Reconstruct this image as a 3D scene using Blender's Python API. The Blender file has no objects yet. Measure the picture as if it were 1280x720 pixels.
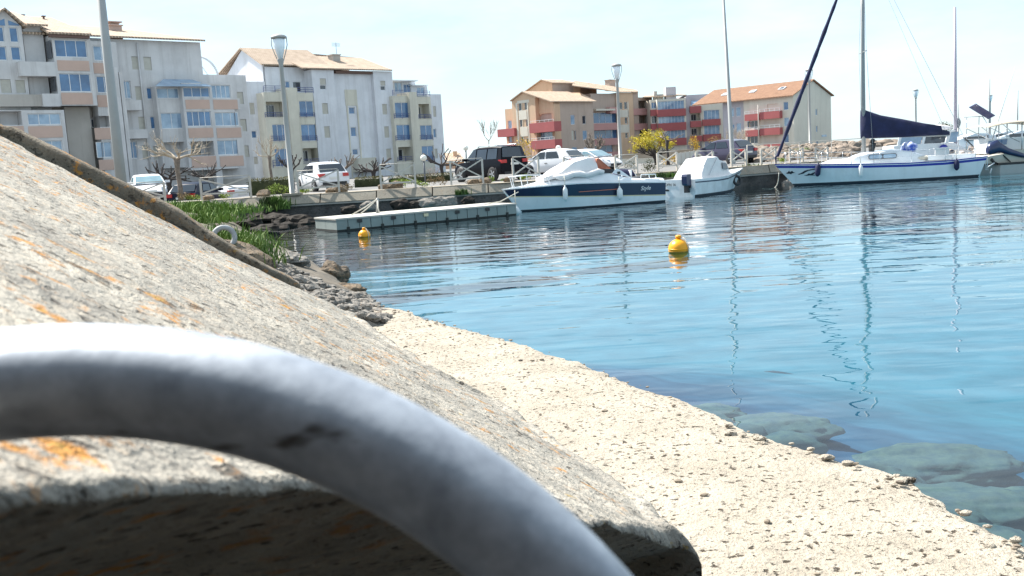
import bpy, bmesh, math, random
from mathutils import Vector, Matrix, noise
S = bpy.context.scene
COL = S.collection
rad = math.radians
random.seed(7)

# ---------------------------------------------------------------- camera, sky, sun, exposure
F, PITCH, ROLL, CZ = 1220.0, rad(7.47), rad(3.4), 2.1
FW = Vector((0, math.cos(PITCH), -math.sin(PITCH)))
_r0 = Vector((1, 0, 0)); _u0 = _r0.cross(FW)
RT = math.cos(ROLL) * _r0 - math.sin(ROLL) * _u0
UP = math.cos(ROLL) * _u0 + math.sin(ROLL) * _r0
CAM = Vector((0, 0, CZ))
cd = bpy.data.cameras.new('camera'); cam = bpy.data.objects.new('camera', cd); COL.objects.link(cam)
cam.matrix_world = Matrix((( RT.x, UP.x, -FW.x, 0), (RT.y, UP.y, -FW.y, 0), (RT.z, UP.z, -FW.z, CZ), (0, 0, 0, 1)))
cd.sensor_width = 36.0; cd.lens = 36.0 * F / 1280.0
cd.clip_start = 0.02; cd.clip_end = 6000
cd.dof.use_dof = True; cd.dof.focus_distance = 14.0; cd.dof.aperture_fstop = 17.0
S.camera = cam

SUN_EL, SUN_AZ = rad(50), rad(54)        # azimuth: to the left of the view direction (+Y)
SD = Vector((-math.sin(SUN_AZ) * math.cos(SUN_EL), math.cos(SUN_AZ) * math.cos(SUN_EL), math.sin(SUN_EL)))
W = bpy.data.worlds.new('World'); S.world = W; W.use_nodes = True
wn = W.node_tree.nodes; wl = W.node_tree.links
bg = wn['Background']; bg.inputs['Strength'].default_value = 0.058
sky = wn.new('ShaderNodeTexSky'); sky.sky_type = 'NISHITA'; sky.sun_disc = False
sky.sun_elevation = SUN_EL; sky.sun_rotation = -SUN_AZ
sky.air_density = 1.0; sky.dust_density = 0.4; sky.ozone_density = 1.0; sky.altitude = 0
tc = wn.new('ShaderNodeTexCoord')
mp = wn.new('ShaderNodeMapping'); mp.inputs['Scale'].default_value = (1.4, 1.4, 5.0)
nz = wn.new('ShaderNodeTexNoise'); nz.inputs['Scale'].default_value = 1.7; nz.inputs['Detail'].default_value = 7; nz.inputs['Roughness'].default_value = 0.6
rp = wn.new('ShaderNodeValToRGB'); rp.color_ramp.elements[0].position = 0.40; rp.color_ramp.elements[1].position = 0.70
rp.color_ramp.elements[0].color = (.42, .42, .42, 1); rp.color_ramp.elements[1].color = (0.8, 0.8, 0.8, 1)
mx = wn.new('ShaderNodeMixRGB'); mx.inputs[2].default_value = (8.9, 10.6, 11.6, 1)
wl.new(tc.outputs['Generated'], mp.inputs[0]); wl.new(mp.outputs[0], nz.inputs['Vector']); wl.new(nz.outputs['Fac'], rp.inputs[0])
wl.new(rp.outputs[0], mx.inputs[0]); tint = wn.new('ShaderNodeMixRGB'); tint.blend_type = 'MULTIPLY'; tint.inputs[0].default_value = 1.0; tint.inputs[2].default_value = (.80, .98, 1.10, 1)
wl.new(sky.outputs[0], tint.inputs[1]); wl.new(tint.outputs[0], mx.inputs[1]); wl.new(mx.outputs[0], bg.inputs['Color'])
ld = bpy.data.lights.new('sun', 'SUN'); ld.energy = 5.0; ld.angle = rad(0.55); ld.color = (1.0, 0.95, 0.87)
so = bpy.data.objects.new('sun', ld); COL.objects.link(so); so.rotation_euler = SD.to_track_quat('Z', 'Y').to_euler()
S.view_settings.view_transform = 'Standard'; S.view_settings.look = 'None'; S.view_settings.gamma = 1.0
S.view_settings.use_curve_mapping = False
S.view_settings.exposure = 1.25
S.cycles.max_bounces = 8; S.cycles.transparent_max_bounces = 12
S.cycles.caustics_reflective = False; S.cycles.caustics_refractive = False

# ---------------------------------------------------------------- measuring: photo pixel -> place
def ray(px, py): return FW + RT * ((px - 640) / F) + UP * ((360 - py) / F)
def at_y(px, py, y): d = ray(px, py); return CAM + d * (y / d.y)
def at_z(px, py, z): d = ray(px, py); return CAM + d * ((z - CZ) / d.z)

# ---------------------------------------------------------------- materials
MATS = {}
def mat(name, col, rough=0.7, metal=0.0, var=0.0, scale=4.0, bump=0.0, bscale=20.0, spec=0.5, coat=0.0, col2=None, trans=0.0, detail=5, streak=0.0):
    if name in MATS: return MATS[name]
    m = bpy.data.materials.new(name); m.use_nodes = True; MATS[name] = m
    n = m.node_tree.nodes; l = m.node_tree.links; b = n['Principled BSDF']
    b.inputs['Base Color'].default_value = (*col, 1); b.inputs['Roughness'].default_value = rough
    b.inputs['Metallic'].default_value = metal; b.inputs['Specular IOR Level'].default_value = spec
    b.inputs['Coat Weight'].default_value = coat
    t = n.new('ShaderNodeTexCoord')
    if var > 0 or col2:
        z = n.new('ShaderNodeTexNoise'); z.inputs['Scale'].default_value = scale; z.inputs['Detail'].default_value = detail; z.inputs['Roughness'].default_value = 0.62
        l.new(t.outputs['Object'], z.inputs['Vector'])
        r = n.new('ShaderNodeValToRGB'); r.color_ramp.elements[0].position = 0.32; r.color_ramp.elements[1].position = 0.68
        c2 = col2 if col2 else tuple(c * (1 - var) for c in col)
        c1 = col if col2 else tuple(min(1, c * (1 + var * .6)) for c in col)
        r.color_ramp.elements[0].color = (*c2, 1); r.color_ramp.elements[1].color = (*c1, 1)
        l.new(z.outputs['Fac'], r.inputs[0]); l.new(r.outputs[0], b.inputs['Base Color'])
        if streak > 0:      # rain streaks and grime running down the wall
            mp_ = n.new('ShaderNodeMapping'); mp_.inputs['Scale'].default_value = (1.6, 1.6, .10); l.new(t.outputs['Object'], mp_.inputs[0])
            z3 = n.new('ShaderNodeTexNoise'); z3.inputs['Scale'].default_value = 1.0; z3.inputs['Detail'].default_value = 7; z3.inputs['Roughness'].default_value = .7; l.new(mp_.outputs[0], z3.inputs['Vector'])
            r3 = n.new('ShaderNodeValToRGB'); r3.color_ramp.elements[0].position = .50; r3.color_ramp.elements[1].position = .72; r3.color_ramp.elements[0].color = (0,0,0,1); r3.color_ramp.elements[1].color = (streak,)*3 + (1,); l.new(z3.outputs['Fac'], r3.inputs[0])
            m3 = n.new('ShaderNodeMixRGB'); l.new(r3.outputs[0], m3.inputs[0]); l.new(r.outputs[0], m3.inputs[1]); m3.inputs[2].default_value = (col[0]*.55, col[1]*.53, col[2]*.50, 1); l.new(m3.outputs[0], b.inputs['Base Color'])
    if bump > 0:
        z2 = n.new('ShaderNodeTexNoise'); z2.inputs['Scale'].default_value = bscale; z2.inputs['Detail'].default_value = 6
        l.new(t.outputs['Object'], z2.inputs['Vector'])
        bp = n.new('ShaderNodeBump'); bp.inputs['Strength'].default_value = bump; bp.inputs['Distance'].default_value = 0.02
        l.new(z2.outputs['Fac'], bp.inputs['Height']); l.new(bp.outputs[0], b.inputs['Normal'])
    return m

def glass_mat(name, col, rough=0.06, c2=None, sc=1.2):
    m = mat(name, col, rough, spec=0.9, col2=c2 or tuple(x * .45 for x in col), scale=sc, var=0.1)
    return m

# ---------------------------------------------------------------- mesh builder
class MB:
    def __init__(s): s.v = []; s.f = []; s.m = []; s.sm = []
    def add(s, vs, fs, mi=0, smooth=False):
        o = len(s.v); s.v += [tuple(x) for x in vs]
        for f in fs: s.f.append(tuple(i + o for i in f)); s.m.append(mi); s.sm.append(smooth)
    def box(s, lo, hi, mi=0, M=None):
        x0, y0, z0 = lo; x1, y1, z1 = hi
        vs = [Vector(p) for p in ((x0,y0,z0),(x1,y0,z0),(x1,y1,z0),(x0,y1,z0),(x0,y0,z1),(x1,y0,z1),(x1,y1,z1),(x0,y1,z1))]
        if M is not None: vs = [M @ p for p in vs]
        s.add(vs, [(0,3,2,1),(4,5,6,7),(0,1,5,4),(1,2,6,5),(2,3,7,6),(3,0,4,7)], mi)
    def bar(s, a, b, w, h=None, mi=0):
        a = Vector(a); b = Vector(b); h = h or w; d = (b - a); L = d.length
        if L < 1e-6: return
        q = d.to_track_quat('X', 'Z'); M = Matrix.Translation(a) @ q.to_matrix().to_4x4()
        s.box((0, -w/2, -h/2), (L, w/2, h/2), mi, M)
    def loft(s, rings, closed=True, cap0=True, cap1=True, mi=0, smooth=True, rowmats=None):
        n = len(rings[0]); o = len(s.v)
        for r in rings: s.v += [tuple(p) for p in r]
        for i in range(len(rings) - 1):
            for j in range(n if closed else n - 1):
                k = (j + 1) % n
                s.f.append((o+i*n+j, o+i*n+k, o+(i+1)*n+k, o+(i+1)*n+j)); s.m.append(rowmats[j] if rowmats else mi); s.sm.append(smooth)
        if cap0: s.f.append(tuple(o + j for j in range(n - 1, -1, -1))); s.m.append(mi); s.sm.append(False)
        if cap1: s.f.append(tuple(o + (len(rings)-1)*n + j for j in range(n))); s.m.append(mi); s.sm.append(False)
    def tube(s, pts, rads, n=8, mi=0, cap=True, smooth=True):
        pts = [Vector(p) for p in pts]
        if not isinstance(rads, (list, tuple)): rads = [rads] * len(pts)
        rings = []; up = None
        for i, p in enumerate(pts):
            a = pts[max(0, i-1)]; b = pts[min(len(pts)-1, i+1)]; d = (b - a).normalized()
            if up is None or abs(up.dot(d)) > .97:
                up = Vector((0,0,1)) if abs(d.z) < .9 else Vector((1,0,0))
            x = up.cross(d).normalized(); y = d.cross(x).normalized(); up = y
            rings.append([p + (x*math.cos(t) + y*math.sin(t)) * rads[i] for t in [2*math.pi*k/n for k in range(n)]])
        s.loft(rings, True, cap, cap, mi, smooth)
    def lathe(s, prof, n=20, c=(0,0,0), mi=0, smooth=True):
        c = Vector(c)
        s.loft([[c + Vector((r*math.cos(2*math.pi*k/n), r*math.sin(2*math.pi*k/n), z)) for k in range(n)] for r, z in prof], True, prof[0][0] > 1e-4, prof[-1][0] > 1e-4, mi, smooth)
    def prism(s, poly, off, mi=0):
        n = len(poly); off = Vector(off); poly = [Vector(p) for p in poly]
        s.add(poly + [p + off for p in poly], [tuple(range(n-1, -1, -1)), tuple(range(n, 2*n))] + [(i, (i+1) % n, n+(i+1) % n, n+i) for i in range(n)], mi)
    def blob(s, c, r, rough=0.25, seed=0, sub=3, mi=0, flat=None, fs=1.0, smooth=False):
        bm = bmesh.new(); bmesh.ops.create_icosphere(bm, subdivisions=sub, radius=1)
        bm.verts.ensure_lookup_table(); c = Vector(c); off = Vector((seed*3.7, seed*1.3, seed*7.1))
        vs = []
        for v in bm.verts:
            p = v.co.normalized()
            # angular: quantised facets plus noise
            k = 1 + rough * (noise.noise(p*1.1*fs + off) * 1.2 + noise.noise(p*2.6*fs + off) * .5 + noise.noise(p*6*fs + off) * .22)
            q = p * k
            vs.append(c + Vector((q.x*r[0], q.y*r[1], q.z*r[2])))
        s.add(vs, [tuple(v.index for v in f.verts) for f in bm.faces], mi, smooth); bm.free()
    def build(s, name, mats, parent=None, loc=None, fix=True):
        me = bpy.data.meshes.new(name); me.from_pydata(s.v, [], s.f)
        if not isinstance(mats, (list, tuple)): mats = [mats]
        for m in mats: me.materials.append(m)
        me.polygons.foreach_set('material_index', s.m); me.polygons.foreach_set('use_smooth', s.sm)
        if fix:
            bm = bmesh.new(); bm.from_mesh(me); bmesh.ops.recalc_face_normals(bm, faces=bm.faces)
            if fix == 'up' and sum(f.normal.z * f.calc_area() for f in bm.faces) < 0: bmesh.ops.reverse_faces(bm, faces=bm.faces)
            bm.to_mesh(me); bm.free()
        me.update()
        o = bpy.data.objects.new(name, me); COL.objects.link(o)
        if parent: o.parent = parent
        if loc is not None: o.location = loc
        return o

def tag(o, label, cat, group=None, kind=None):
    o['label'] = label
    if cat: o['category'] = cat
    if group: o['group'] = group
    if kind: o['kind'] = kind
    return o
def thing(name, label, cat, loc=(0,0,0), rz=0, group=None):
    o = bpy.data.objects.new(name, None); COL.objects.link(o); o.empty_display_size = .2
    o.location = loc; o.rotation_euler = (0, 0, rz)
    return tag(o, label, cat, group)
def struct(o, label=None):
    o['kind'] = 'structure'
    if label: o['label'] = label
    return o
def dup(o, parent=None):
    c = o.copy(); COL.objects.link(c)
    if parent: c.parent = parent
    for ch in list(o.children): dup(ch, c)
    return c
# ---------------------------------------------------------------- foreground concrete block, ring, ledge
def concrete(name, base, dark, lichen=0.0, pit=0.35, scale=1.0, bump=0.6, bd=0.01, pitc=(0.07,0.06,0.05), damp=0.5):
    m = bpy.data.materials.new(name); m.use_nodes = True
    n = m.node_tree.nodes; l = m.node_tree.links; b = n['Principled BSDF']; b.inputs['Roughness'].default_value = 0.9
    b.inputs['Specular IOR Level'].default_value = 0.2
    t = n.new('ShaderNodeTexCoord')
    def nzt(sc, det=6, ro=0.6):
        z = n.new('ShaderNodeTexNoise'); z.inputs['Scale'].default_value = sc*scale; z.inputs['Detail'].default_value = det; z.inputs['Roughness'].default_value = ro
        l.new(t.outputs['Object'], z.inputs['Vector']); return z
    def ramp(src, p0, p1, c0=(0,0,0), c1=(1,1,1)):
        if p0 > p1: p0, p1, c0, c1 = p1, p0, c1, c0
        r = n.new('ShaderNodeValToRGB'); r.color_ramp.elements[0].position = p0; r.color_ramp.elements[1].position = p1
        r.color_ramp.elements[0].color = (*c0, 1); r.color_ramp.elements[1].color = (*c1, 1); l.new(src, r.inputs[0]); return r
    def mix(f, a, c2, v=1.0):
        x = n.new('ShaderNodeMixRGB'); l.new(a, x.inputs[1]); x.inputs[2].default_value = (*c2, 1)
        if v != 1.0:
            mm = n.new('ShaderNodeMath'); mm.operation = 'MULTIPLY'; mm.inputs[1].default_value = v; l.new(f, mm.inputs[0]); f = mm.outputs[0]
        l.new(f, x.inputs[0]); return x
    a = nzt(3.0); grain = nzt(70, 3, .7)
    c = ramp(a.outputs['Fac'], .3, .7, dark, base).outputs[0]
    g = ramp(grain.outputs['Fac'], .42, .3); c = mix(g.outputs[0], c, tuple(x*.45 for x in dark), .55).outputs[0]
    # aggregate: small stones of several tints
    vo = n.new('ShaderNodeTexVoronoi'); vo.inputs['Scale'].default_value = 55*scale; l.new(t.outputs['Object'], vo.inputs['Vector'])
    vr = ramp(vo.outputs['Color'], .72, .8); c = mix(vr.outputs[0], c, (base[0]*1.15, base[1]*1.05, base[2]*.95), .3).outputs[0]
    vr2 = ramp(vo.outputs['Color'], .2, .14); c = mix(vr2.outputs[0], c, (dark[0]*.5, dark[1]*.48, dark[2]*.48), .4).outputs[0]
    # pits
    p1 = nzt(34, 4, .5); pr = ramp(p1.outputs['Fac'], .395, .34); 
    p2 = nzt(4.5, 3); pm = n.new('ShaderNodeMath'); pm.operation = 'MULTIPLY'
    l.new(pr.outputs[0], pm.inputs[0]); l.new(ramp(p2.outputs['Fac'], .36, .48).outputs[0], pm.inputs[1])
    c = mix(pm.outputs[0], c, pitc, min(1, pit*2)).outputs[0]
    if lichen:
        li = nzt(13, 8, .68); lr0 = ramp(li.outputs['Fac'], .555, .62); lm = ramp(nzt(1.3, 2).outputs['Fac'], .43, .55)
        lr = n.new('ShaderNodeMixRGB'); lr.blend_type = 'MULTIPLY'; lr.inputs[0].default_value = 1; l.new(lr0.outputs[0], lr.inputs[1]); l.new(lm.outputs[0], lr.inputs[2]); c = mix(lr.outputs[0], c, (.46, .20, .035), lichen).outputs[0]
        lj = nzt(13.0, 6, .7); lr2 = ramp(lj.outputs['Fac'], .64, .67); c = mix(lr2.outputs[0], c, (.36, .24, .06), lichen*.8).outputs[0]
        lk = nzt(9.0, 6, .7); lr3 = ramp(lk.outputs['Fac'], .37, .33); c = mix(lr3.outputs[0], c, (.06, .055, .045), lichen*.8).outputs[0]
    l.new(c, b.inputs['Base Color'])
    ad = n.new('ShaderNodeMath'); ad.operation = 'SUBTRACT'; l.new(grain.outputs['Fac'], ad.inputs[0]); l.new(pm.outputs[0], ad.inputs[1])
    ad2 = n.new('ShaderNodeMath'); ad2.operation = 'ADD'; l.new(ad.outputs[0], ad2.inputs[0]); l.new(nzt(24, 5).outputs['Fac'], ad2.inputs[1])
    bp = n.new('ShaderNodeBump'); bp.inputs['Strength'].default_value = bump; bp.inputs['Distance'].default_value = bd
    l.new(ad2.outputs[0], bp.inputs['Height']); l.new(bp.outputs[0], b.inputs['Normal'])
    return m

M_SLAB = concrete('lichen_concrete', (.45,.415,.355), (.235,.22,.195), lichen=.9, pit=.42, scale=1.6, bump=.85, bd=.007)
M_LEDGE = concrete('beige_concrete', (.415,.37,.305), (.30,.265,.215), lichen=0, pit=.5, scale=.75, bump=1.0, bd=.016, pitc=(.07,.055,.04))
M_ROCK = concrete('grey_rock', (.34,.32,.29), (.17,.155,.14), lichen=.15, pit=.4, scale=.8, bump=.9, bd=.03)
M_ROCK2 = concrete('brown_rock', (.27,.21,.15), (.10,.085,.07), lichen=.3, pit=.4, scale=.7, bump=.9, bd=.03)

# plane of the block's sloping top, 12 cm under the lens
_t = rad(27.5); H_SLAB = 0.12; K_SLAB = .069
def n_dot(px, py): return math.sin(_t)*(px-640)/F + math.cos(_t)*(360-py)/F + K_SLAB
N_SLAB = (RT*math.sin(_t) + UP*math.cos(_t) + FW*K_SLAB); _nl = N_SLAB.length; NS = N_SLAB/_nl
def on_slab(px, py):
    d = ray(px, py); return CAM + d * (-H_SLAB / n_dot(px, py))
def lerp(a, b, t): return a + (b - a) * t
def polyl(pts, t):
    # point at fraction t of a 3D polyline by length
    L = [0]
    for i in range(1, len(pts)): L.append(L[-1] + (pts[i]-pts[i-1]).length)
    x = t * L[-1]
    for i in range(1, len(pts)):
        if x <= L[i] + 1e-9: return lerp(pts[i-1], pts[i], (x-L[i-1])/max(1e-9, L[i]-L[i-1]))
    return pts[-1]
far_px = [(-420,-62),(-160,78),(0,170),(110,228),(222,285),(350,350),(430,388)]
right_px = [(430,388),(469,419),(540,462),(611,499),(680,548),(738,588),(782,619),(812,650)]
near_px = [(-420,690),(-200,634),(0,603),(120,594),(250,589),(370,594),(480,612),(600,634),(720,648),(812,650)]
far3 = [on_slab(*p) for p in far_px]; right3 = [on_slab(*p) for p in right_px]; near3 = [on_slab(*p) for p in near_px]
left3 = [far3[0], near3[0]]
def slab_pt(s, t):      # Coons patch, s left->right, t far->near
    c0 = polyl(far3, s); c1 = polyl(near3, s); d0 = polyl(left3, t); d1 = polyl(right3, t)
    b = lerp(lerp(far3[0], far3[-1], s), lerp(near3[0], near3[-1], s), t)
    return lerp(c0, c1, t) + lerp(d0, d1, s) - b
def rough(p, a, sc): return a * (noise.noise(p*sc) + .5*noise.noise(p*sc*2.3) + .3*noise.noise(p*sc*5.1) + .18*noise.noise(p*sc*11))
NX, NY, EX = 200, 170, 14
near_out = Vector((.80, -.60, 0)); right_out = Vector((.93, .36, 0))
rows = []
for j in range(NY + EX):
    t = min(1, j/(NY-1)); t = 1 - (1-t)**1.0
    e = max(0, j-(NY-1))/EX
    row = []
    for i in range(NX + EX):
        s = min(1, i/(NX-1)); f = max(0, i-(NX-1))/EX
        p = slab_pt(s, t)
        r1, r2 = .009 + .03*max(0, s-.75)*4, .05
        ae = min(1, e*2)*math.pi/2; af = min(1, f*2)*math.pi/2
        off = near_out*r1*math.sin(ae) + right_out*r2*math.sin(af)
        dn = r1*(1-math.cos(ae)) + r2*(1-math.cos(af)) + max(0, e-.5)*2*.55 + max(0, f-.5)*2*1.25
        if e > .5: off = off - near_out*(.85*min(1, (e-.5)*2.6))  # near face cut back under the edge, shaped to keep it in shade
        p = p + off - Vector((0,0,1))*dn
        dist = (p-CAM).length
        amp = .0035 + .004*min(1, dist/3)
        p = p + NS*rough(p, amp, 9) + NS*rough(p + Vector((9,3,1)), .0016, 42)
        if e > 0 or f > 0: p = p + (near_out if e > 0 else right_out)*rough(p, .006, 20)
        row.append(p)
    rows.append(row)
slab_root = thing('concrete_block', 'huge lichen spotted concrete block with sloping top filling the lower left foreground', 'concrete block')
mb = MB(); mb.loft(rows, closed=False, cap0=False, cap1=False, smooth=True); mb.build('sloping_top', M_SLAB, slab_root, fix='up')
# raised edge along the far side
lip_top = [(-420,-72),(-160,62),(-60,122),(0,157),(12,157.5),(60,181),(110,206.5),(165,233),(222,261),(262,290),(300,314),(335,334),(362,347),(376,356)]
mb = MB(); rings = []
NL = 220
lt3 = []
for (px, py) in lip_top:
    # same distance as the far edge under it
    u = Vector((px, py, 0)); base_y = 170 + (px)*.519 if px < 350 else 350+(px-350)*.475
    b = on_slab(px, base_y); depth = (b-CAM).dot(FW)
    lt3.append((b, CAM + ray(px, py)*depth))
for k in range(NL+1):
    t = k/NL
    b = polyl([x[0] for x in lt3], t); tp = polyl([x[1] for x in lt3], t)
    hgt = tp - b
    back = Vector((-.35, .93, 0)); bk = .16
    q = [b - NS*.04 + back*.02, b + hgt*.55 + back*.006, b + hgt*.9 + back*.012, tp + back*.03, tp + back*bk*.6 + NS*.004, tp + back*bk - NS*.02, b + back*bk*1.2 - Vector((0,0,.5)), b + back*.05 - Vector((0,0,.4))]
    q = [p + Vector((0,0,1))*rough(p*1.0, .0035, 14) + back*rough(p + Vector((3,1,2)), .004, 12) for p in q]
    rings.append(q)
mb.loft(rings, closed=True, smooth=True); 
M_LIP = concrete('shaded_lichen_concrete', (.24,.205,.16), (.09,.078,.06), lichen=.8, pit=.4, scale=1.6, bump=.9, bd=.01)  # lichened concrete of the block, base darkened for the shade on this side
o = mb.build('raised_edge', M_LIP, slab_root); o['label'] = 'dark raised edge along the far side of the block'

# galvanised mooring ring leaning on the block
ring_c_px, ring_d = (50, 1403), .288
RR = 925/F*ring_d; br = 78/F*ring_d
rc = CAM + ray(*ring_c_px)*ring_d
galv = mat('weathered_galvanised_steel', (.60,.62,.63), .55, metal=.0, var=.22, scale=26, bump=.5, bscale=140, spec=.35, detail=8)
def ring_mesh(c, R, r, ax, ay, n=120, m=28, wob=.0):
    mb = MB(); az = ax.cross(ay); rings = []
    for i in range(n):
        a = 2*math.pi*i/n; d = ax*math.cos(a) + ay*math.sin(a)
        rr = r*(1 + wob*noise.noise(Vector((math.cos(a)*3, math.sin(a)*3, 0))))
        rings.append([c + d*R + (d*math.cos(t) + az*math.sin(t))*rr for t in [2*math.pi*k/m for k in range(m)]])
    rings.append(rings[0]); mb.loft(rings, True, False, False); return mb
ax = RT.copy(); ay = (UP*math.cos(rad(8)) + FW*math.sin(rad(8))).normalized()
ringm = bpy.data.materials.new('ring_steel'); ringm.use_nodes = True
_n = ringm.node_tree.nodes; _l = ringm.node_tree.links; _b = _n['Principled BSDF']
_t2 = _n.new('ShaderNodeTexCoord')
def _nt(sc, det, vec=None):
    z = _n.new('ShaderNodeTexNoise'); z.inputs['Scale'].default_value = sc; z.inputs['Detail'].default_value = det; z.inputs['Roughness'].default_value = .65
    _l.new(vec or _t2.outputs['Object'], z.inputs['Vector']); return z
_z = _nt(60, 6); _r = _n.new('ShaderNodeValToRGB'); _r.color_ramp.elements[0].position = .3; _r.color_ramp.elements[1].position = .62
_r.color_ramp.elements[0].color = (.26,.29,.34,1); _r.color_ramp.elements[1].color = (.48,.52,.58,1); _l.new(_z.outputs['Fac'], _r.inputs[0])
_mp = _n.new('ShaderNodeMapping'); _mp.inputs['Scale'].default_value = (12, 12, 45); _mp.inputs['Rotation'].default_value = (.2,.5,.3); _l.new(_t2.outputs['Object'], _mp.inputs[0])
_z3 = _nt(1.0, 4, _mp.outputs[0]); _r3 = _n.new('ShaderNodeValToRGB'); _r3.color_ramp.elements[0].position = .64; _r3.color_ramp.elements[1].position = .69; _l.new(_z3.outputs['Fac'], _r3.inputs[0])
_m3 = _n.new('ShaderNodeMixRGB'); _l.new(_r.outputs[0], _m3.inputs[1]); _m3.inputs[2].default_value = (.08,.075,.07,1); _l.new(_r3.outputs[0], _m3.inputs[0])
_l.new(_m3.outputs[0], _b.inputs['Base Color']); _b.inputs['Roughness'].default_value = .5; _b.inputs['Metallic'].default_value = .45
_z4 = _nt(190, 4); _bp = _n.new('ShaderNodeBump'); _bp.inputs['Strength'].default_value = .18; _bp.inputs['Distance'].default_value = .0008; _l.new(_z4.outputs['Fac'], _bp.inputs['Height']); _l.new(_bp.outputs[0], _b.inputs['Normal'])
o = ring_mesh(rc, RR, br, ax, ay, wob=.02).build('mooring_ring', ringm)
tag(o, 'big grey galvanised mooring ring close up against the lichen spotted concrete block', 'mooring ring')

# beige concrete ledge by the water (edge measured on the photo, 40 cm over the water)
LZ = .40
edge_px = [(416,382),(495,383),(527,395),(632,422),(717,448),(790,475),(861,500),(942,538),(1036,567),(1093,583),(1140,600),(1206,635),(1277,678),(1390,752)]
edge = [at_z(px, py, LZ) for px, py in edge_px]
edge[0] = at_z(440, 382.5, LZ)
inner = [Vector((-3.6, 12.6, LZ)), Vector((-2.2, 7, LZ)), Vector((-1.2, 3.4, LZ)), Vector((-1, 1.2, LZ)), Vector((.2, .2, LZ))]
mb = MB(); rows = []
NT, NW = 420, 90
for k in range(NT+1):
    t = k/NT; a = polyl(edge, t); b = polyl(inner, t); row = []
    for j in range(NW+1):
        s = (j/NW)**1.5
        p = lerp(a, b, s)
        e = math.exp(-s*30)
        jag = Vector((rough(p, .05, 3.0), rough(p+Vector((5,5,5)), .05, 3.0), 0))*e
        chip = e*(.02 + .05*max(0, noise.noise(p*2.2)) + .03*max(0, noise.noise(p*7)))
        p = p + jag + Vector((0,0, rough(p, .006, 6) + rough(p+Vector((7,0,0)), .003, 30) - chip))
        row.append(p)
    d = (row[0]-row[2]); d.z = 0; d.normalize()
    sk = [row[0] + d*(.03 + .02*noise.noise(row[0]*4)) + Vector((0,0,-.12)), row[0] + d*.08 + Vector((0,0,-.4)), row[0] + d*.25 + Vector((0,0,-1.0))]
    rows.append(sk[::-1] + row)
mb.loft(rows, closed=False, cap0=False, cap1=False); ledge = struct(mb.build('shore_path', M_LEDGE, fix='up'), 'pale beige concrete ledge running along the water')
# broken crumbs at the edge and loose pebbles: countless
mb = MB()
for k in range(420):
    t = random.random()**1.2; a = polyl(edge, min(.98, t*.95+.03)); b = polyl(inner, min(.98, t))
    s = random.random()**1.6*.8 + .01; p = lerp(a, b, s)
    r = random.choice((.004,.005,.006,.008,.008,.012,.016)) * random.uniform(.7,1.3)
    mb.blob(p + Vector((0,0,LZ*0 + r*.3)), (r*random.uniform(.8,1.5), r, r*.6), .3, k, 1)
for k in range(26):
    t = .72 + .26*random.random(); a = polyl(edge, t); b = polyl(inner, t); p = lerp(a, b, random.random()**2*.06)
    r = random.uniform(.010,.028)
    mb.blob(p + Vector((0,0,-.005)), (r*1.4, r, r*.6), .32, k+77, 2, mi=1)
tag(mb.build('pebbles', [mat('pebble_stone', (.34,.28,.21), .9, col2=(.07,.055,.045), scale=9), M_LEDGE]), 'loose pebbles and crumbs scattered on the beige ledge', 'pebbles', kind='stuff')
# ---------------------------------------------------------------- water, sea bed, quay ground
sea = MB()
def water_mat():
    m = bpy.data.materials.new('harbour_water'); m.use_nodes = True
    n = m.node_tree.nodes; l = m.node_tree.links; n.remove(n['Principled BSDF']); out = n['Material Output']
    t = n.new('ShaderNodeTexCoord')
    def nt(scale, det, dist=0.0, ro=.5):
        mp = n.new('ShaderNodeMapping'); mp.inputs['Scale'].default_value = scale; l.new(t.outputs['Object'], mp.inputs[0])
        mp.inputs['Rotation'].default_value = (0, 0, rad(-6))
        z = n.new('ShaderNodeTexNoise'); z.inputs['Scale'].default_value = 1; z.inputs['Detail'].default_value = det; z.inputs['Distortion'].default_value = dist; z.inputs['Roughness'].default_value = ro
        l.new(mp.outputs[0], z.inputs['Vector']); return z.outputs['Fac']
    def mul(a, k):
        x = n.new('ShaderNodeMath'); x.operation = 'MULTIPLY'; x.inputs[1].default_value = k; l.new(a, x.inputs[0]); return x.outputs[0]
    def add(a, b):
        x = n.new('ShaderNodeMath'); x.operation = 'ADD'; l.new(a, x.inputs[0]); l.new(b, x.inputs[1]); return x.outputs[0]
    h = add(add(mul(nt((.50, 1.25, 1), 1, .2), 1.0), mul(nt((1.6, 3.6, 1), 1, .3), .22)), mul(nt((.14, .30, 1), 1), 1.5))
    bp = n.new('ShaderNodeBump'); bp.inputs['Strength'].default_value = 1.0; bp.inputs['Distance'].default_value = .034; l.new(h, bp.inputs['Height'])
    fr = n.new('ShaderNodeFresnel'); fr.inputs['IOR'].default_value = 1.33; l.new(bp.outputs[0], fr.inputs['Normal'])
    g = n.new('ShaderNodeBsdfGlossy'); g.inputs['Roughness'].default_value = .015; g.inputs['Color'].default_value = (1,1,1,1); l.new(bp.outputs[0], g.inputs['Normal'])
    tr = n.new('ShaderNodeBsdfTransparent'); tr.inputs['Color'].default_value = (.58,.80,.88,1)
    mxs = n.new('ShaderNodeMixShader'); l.new(fr.outputs[0], mxs.inputs[0]); l.new(tr.outputs[0], mxs.inputs[1]); l.new(g.outputs[0], mxs.inputs[2])
    l.new(mxs.outputs[0], out.inputs['Surface'])
    return m
sea.add([(-60,-5,0),(2500,-5,0),(2500,4500,0),(-60,4500,0)], [(0,1,2,3)])
struct(sea.build('water', water_mat(), fix='up'), 'rippled blue green harbour water')

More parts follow.
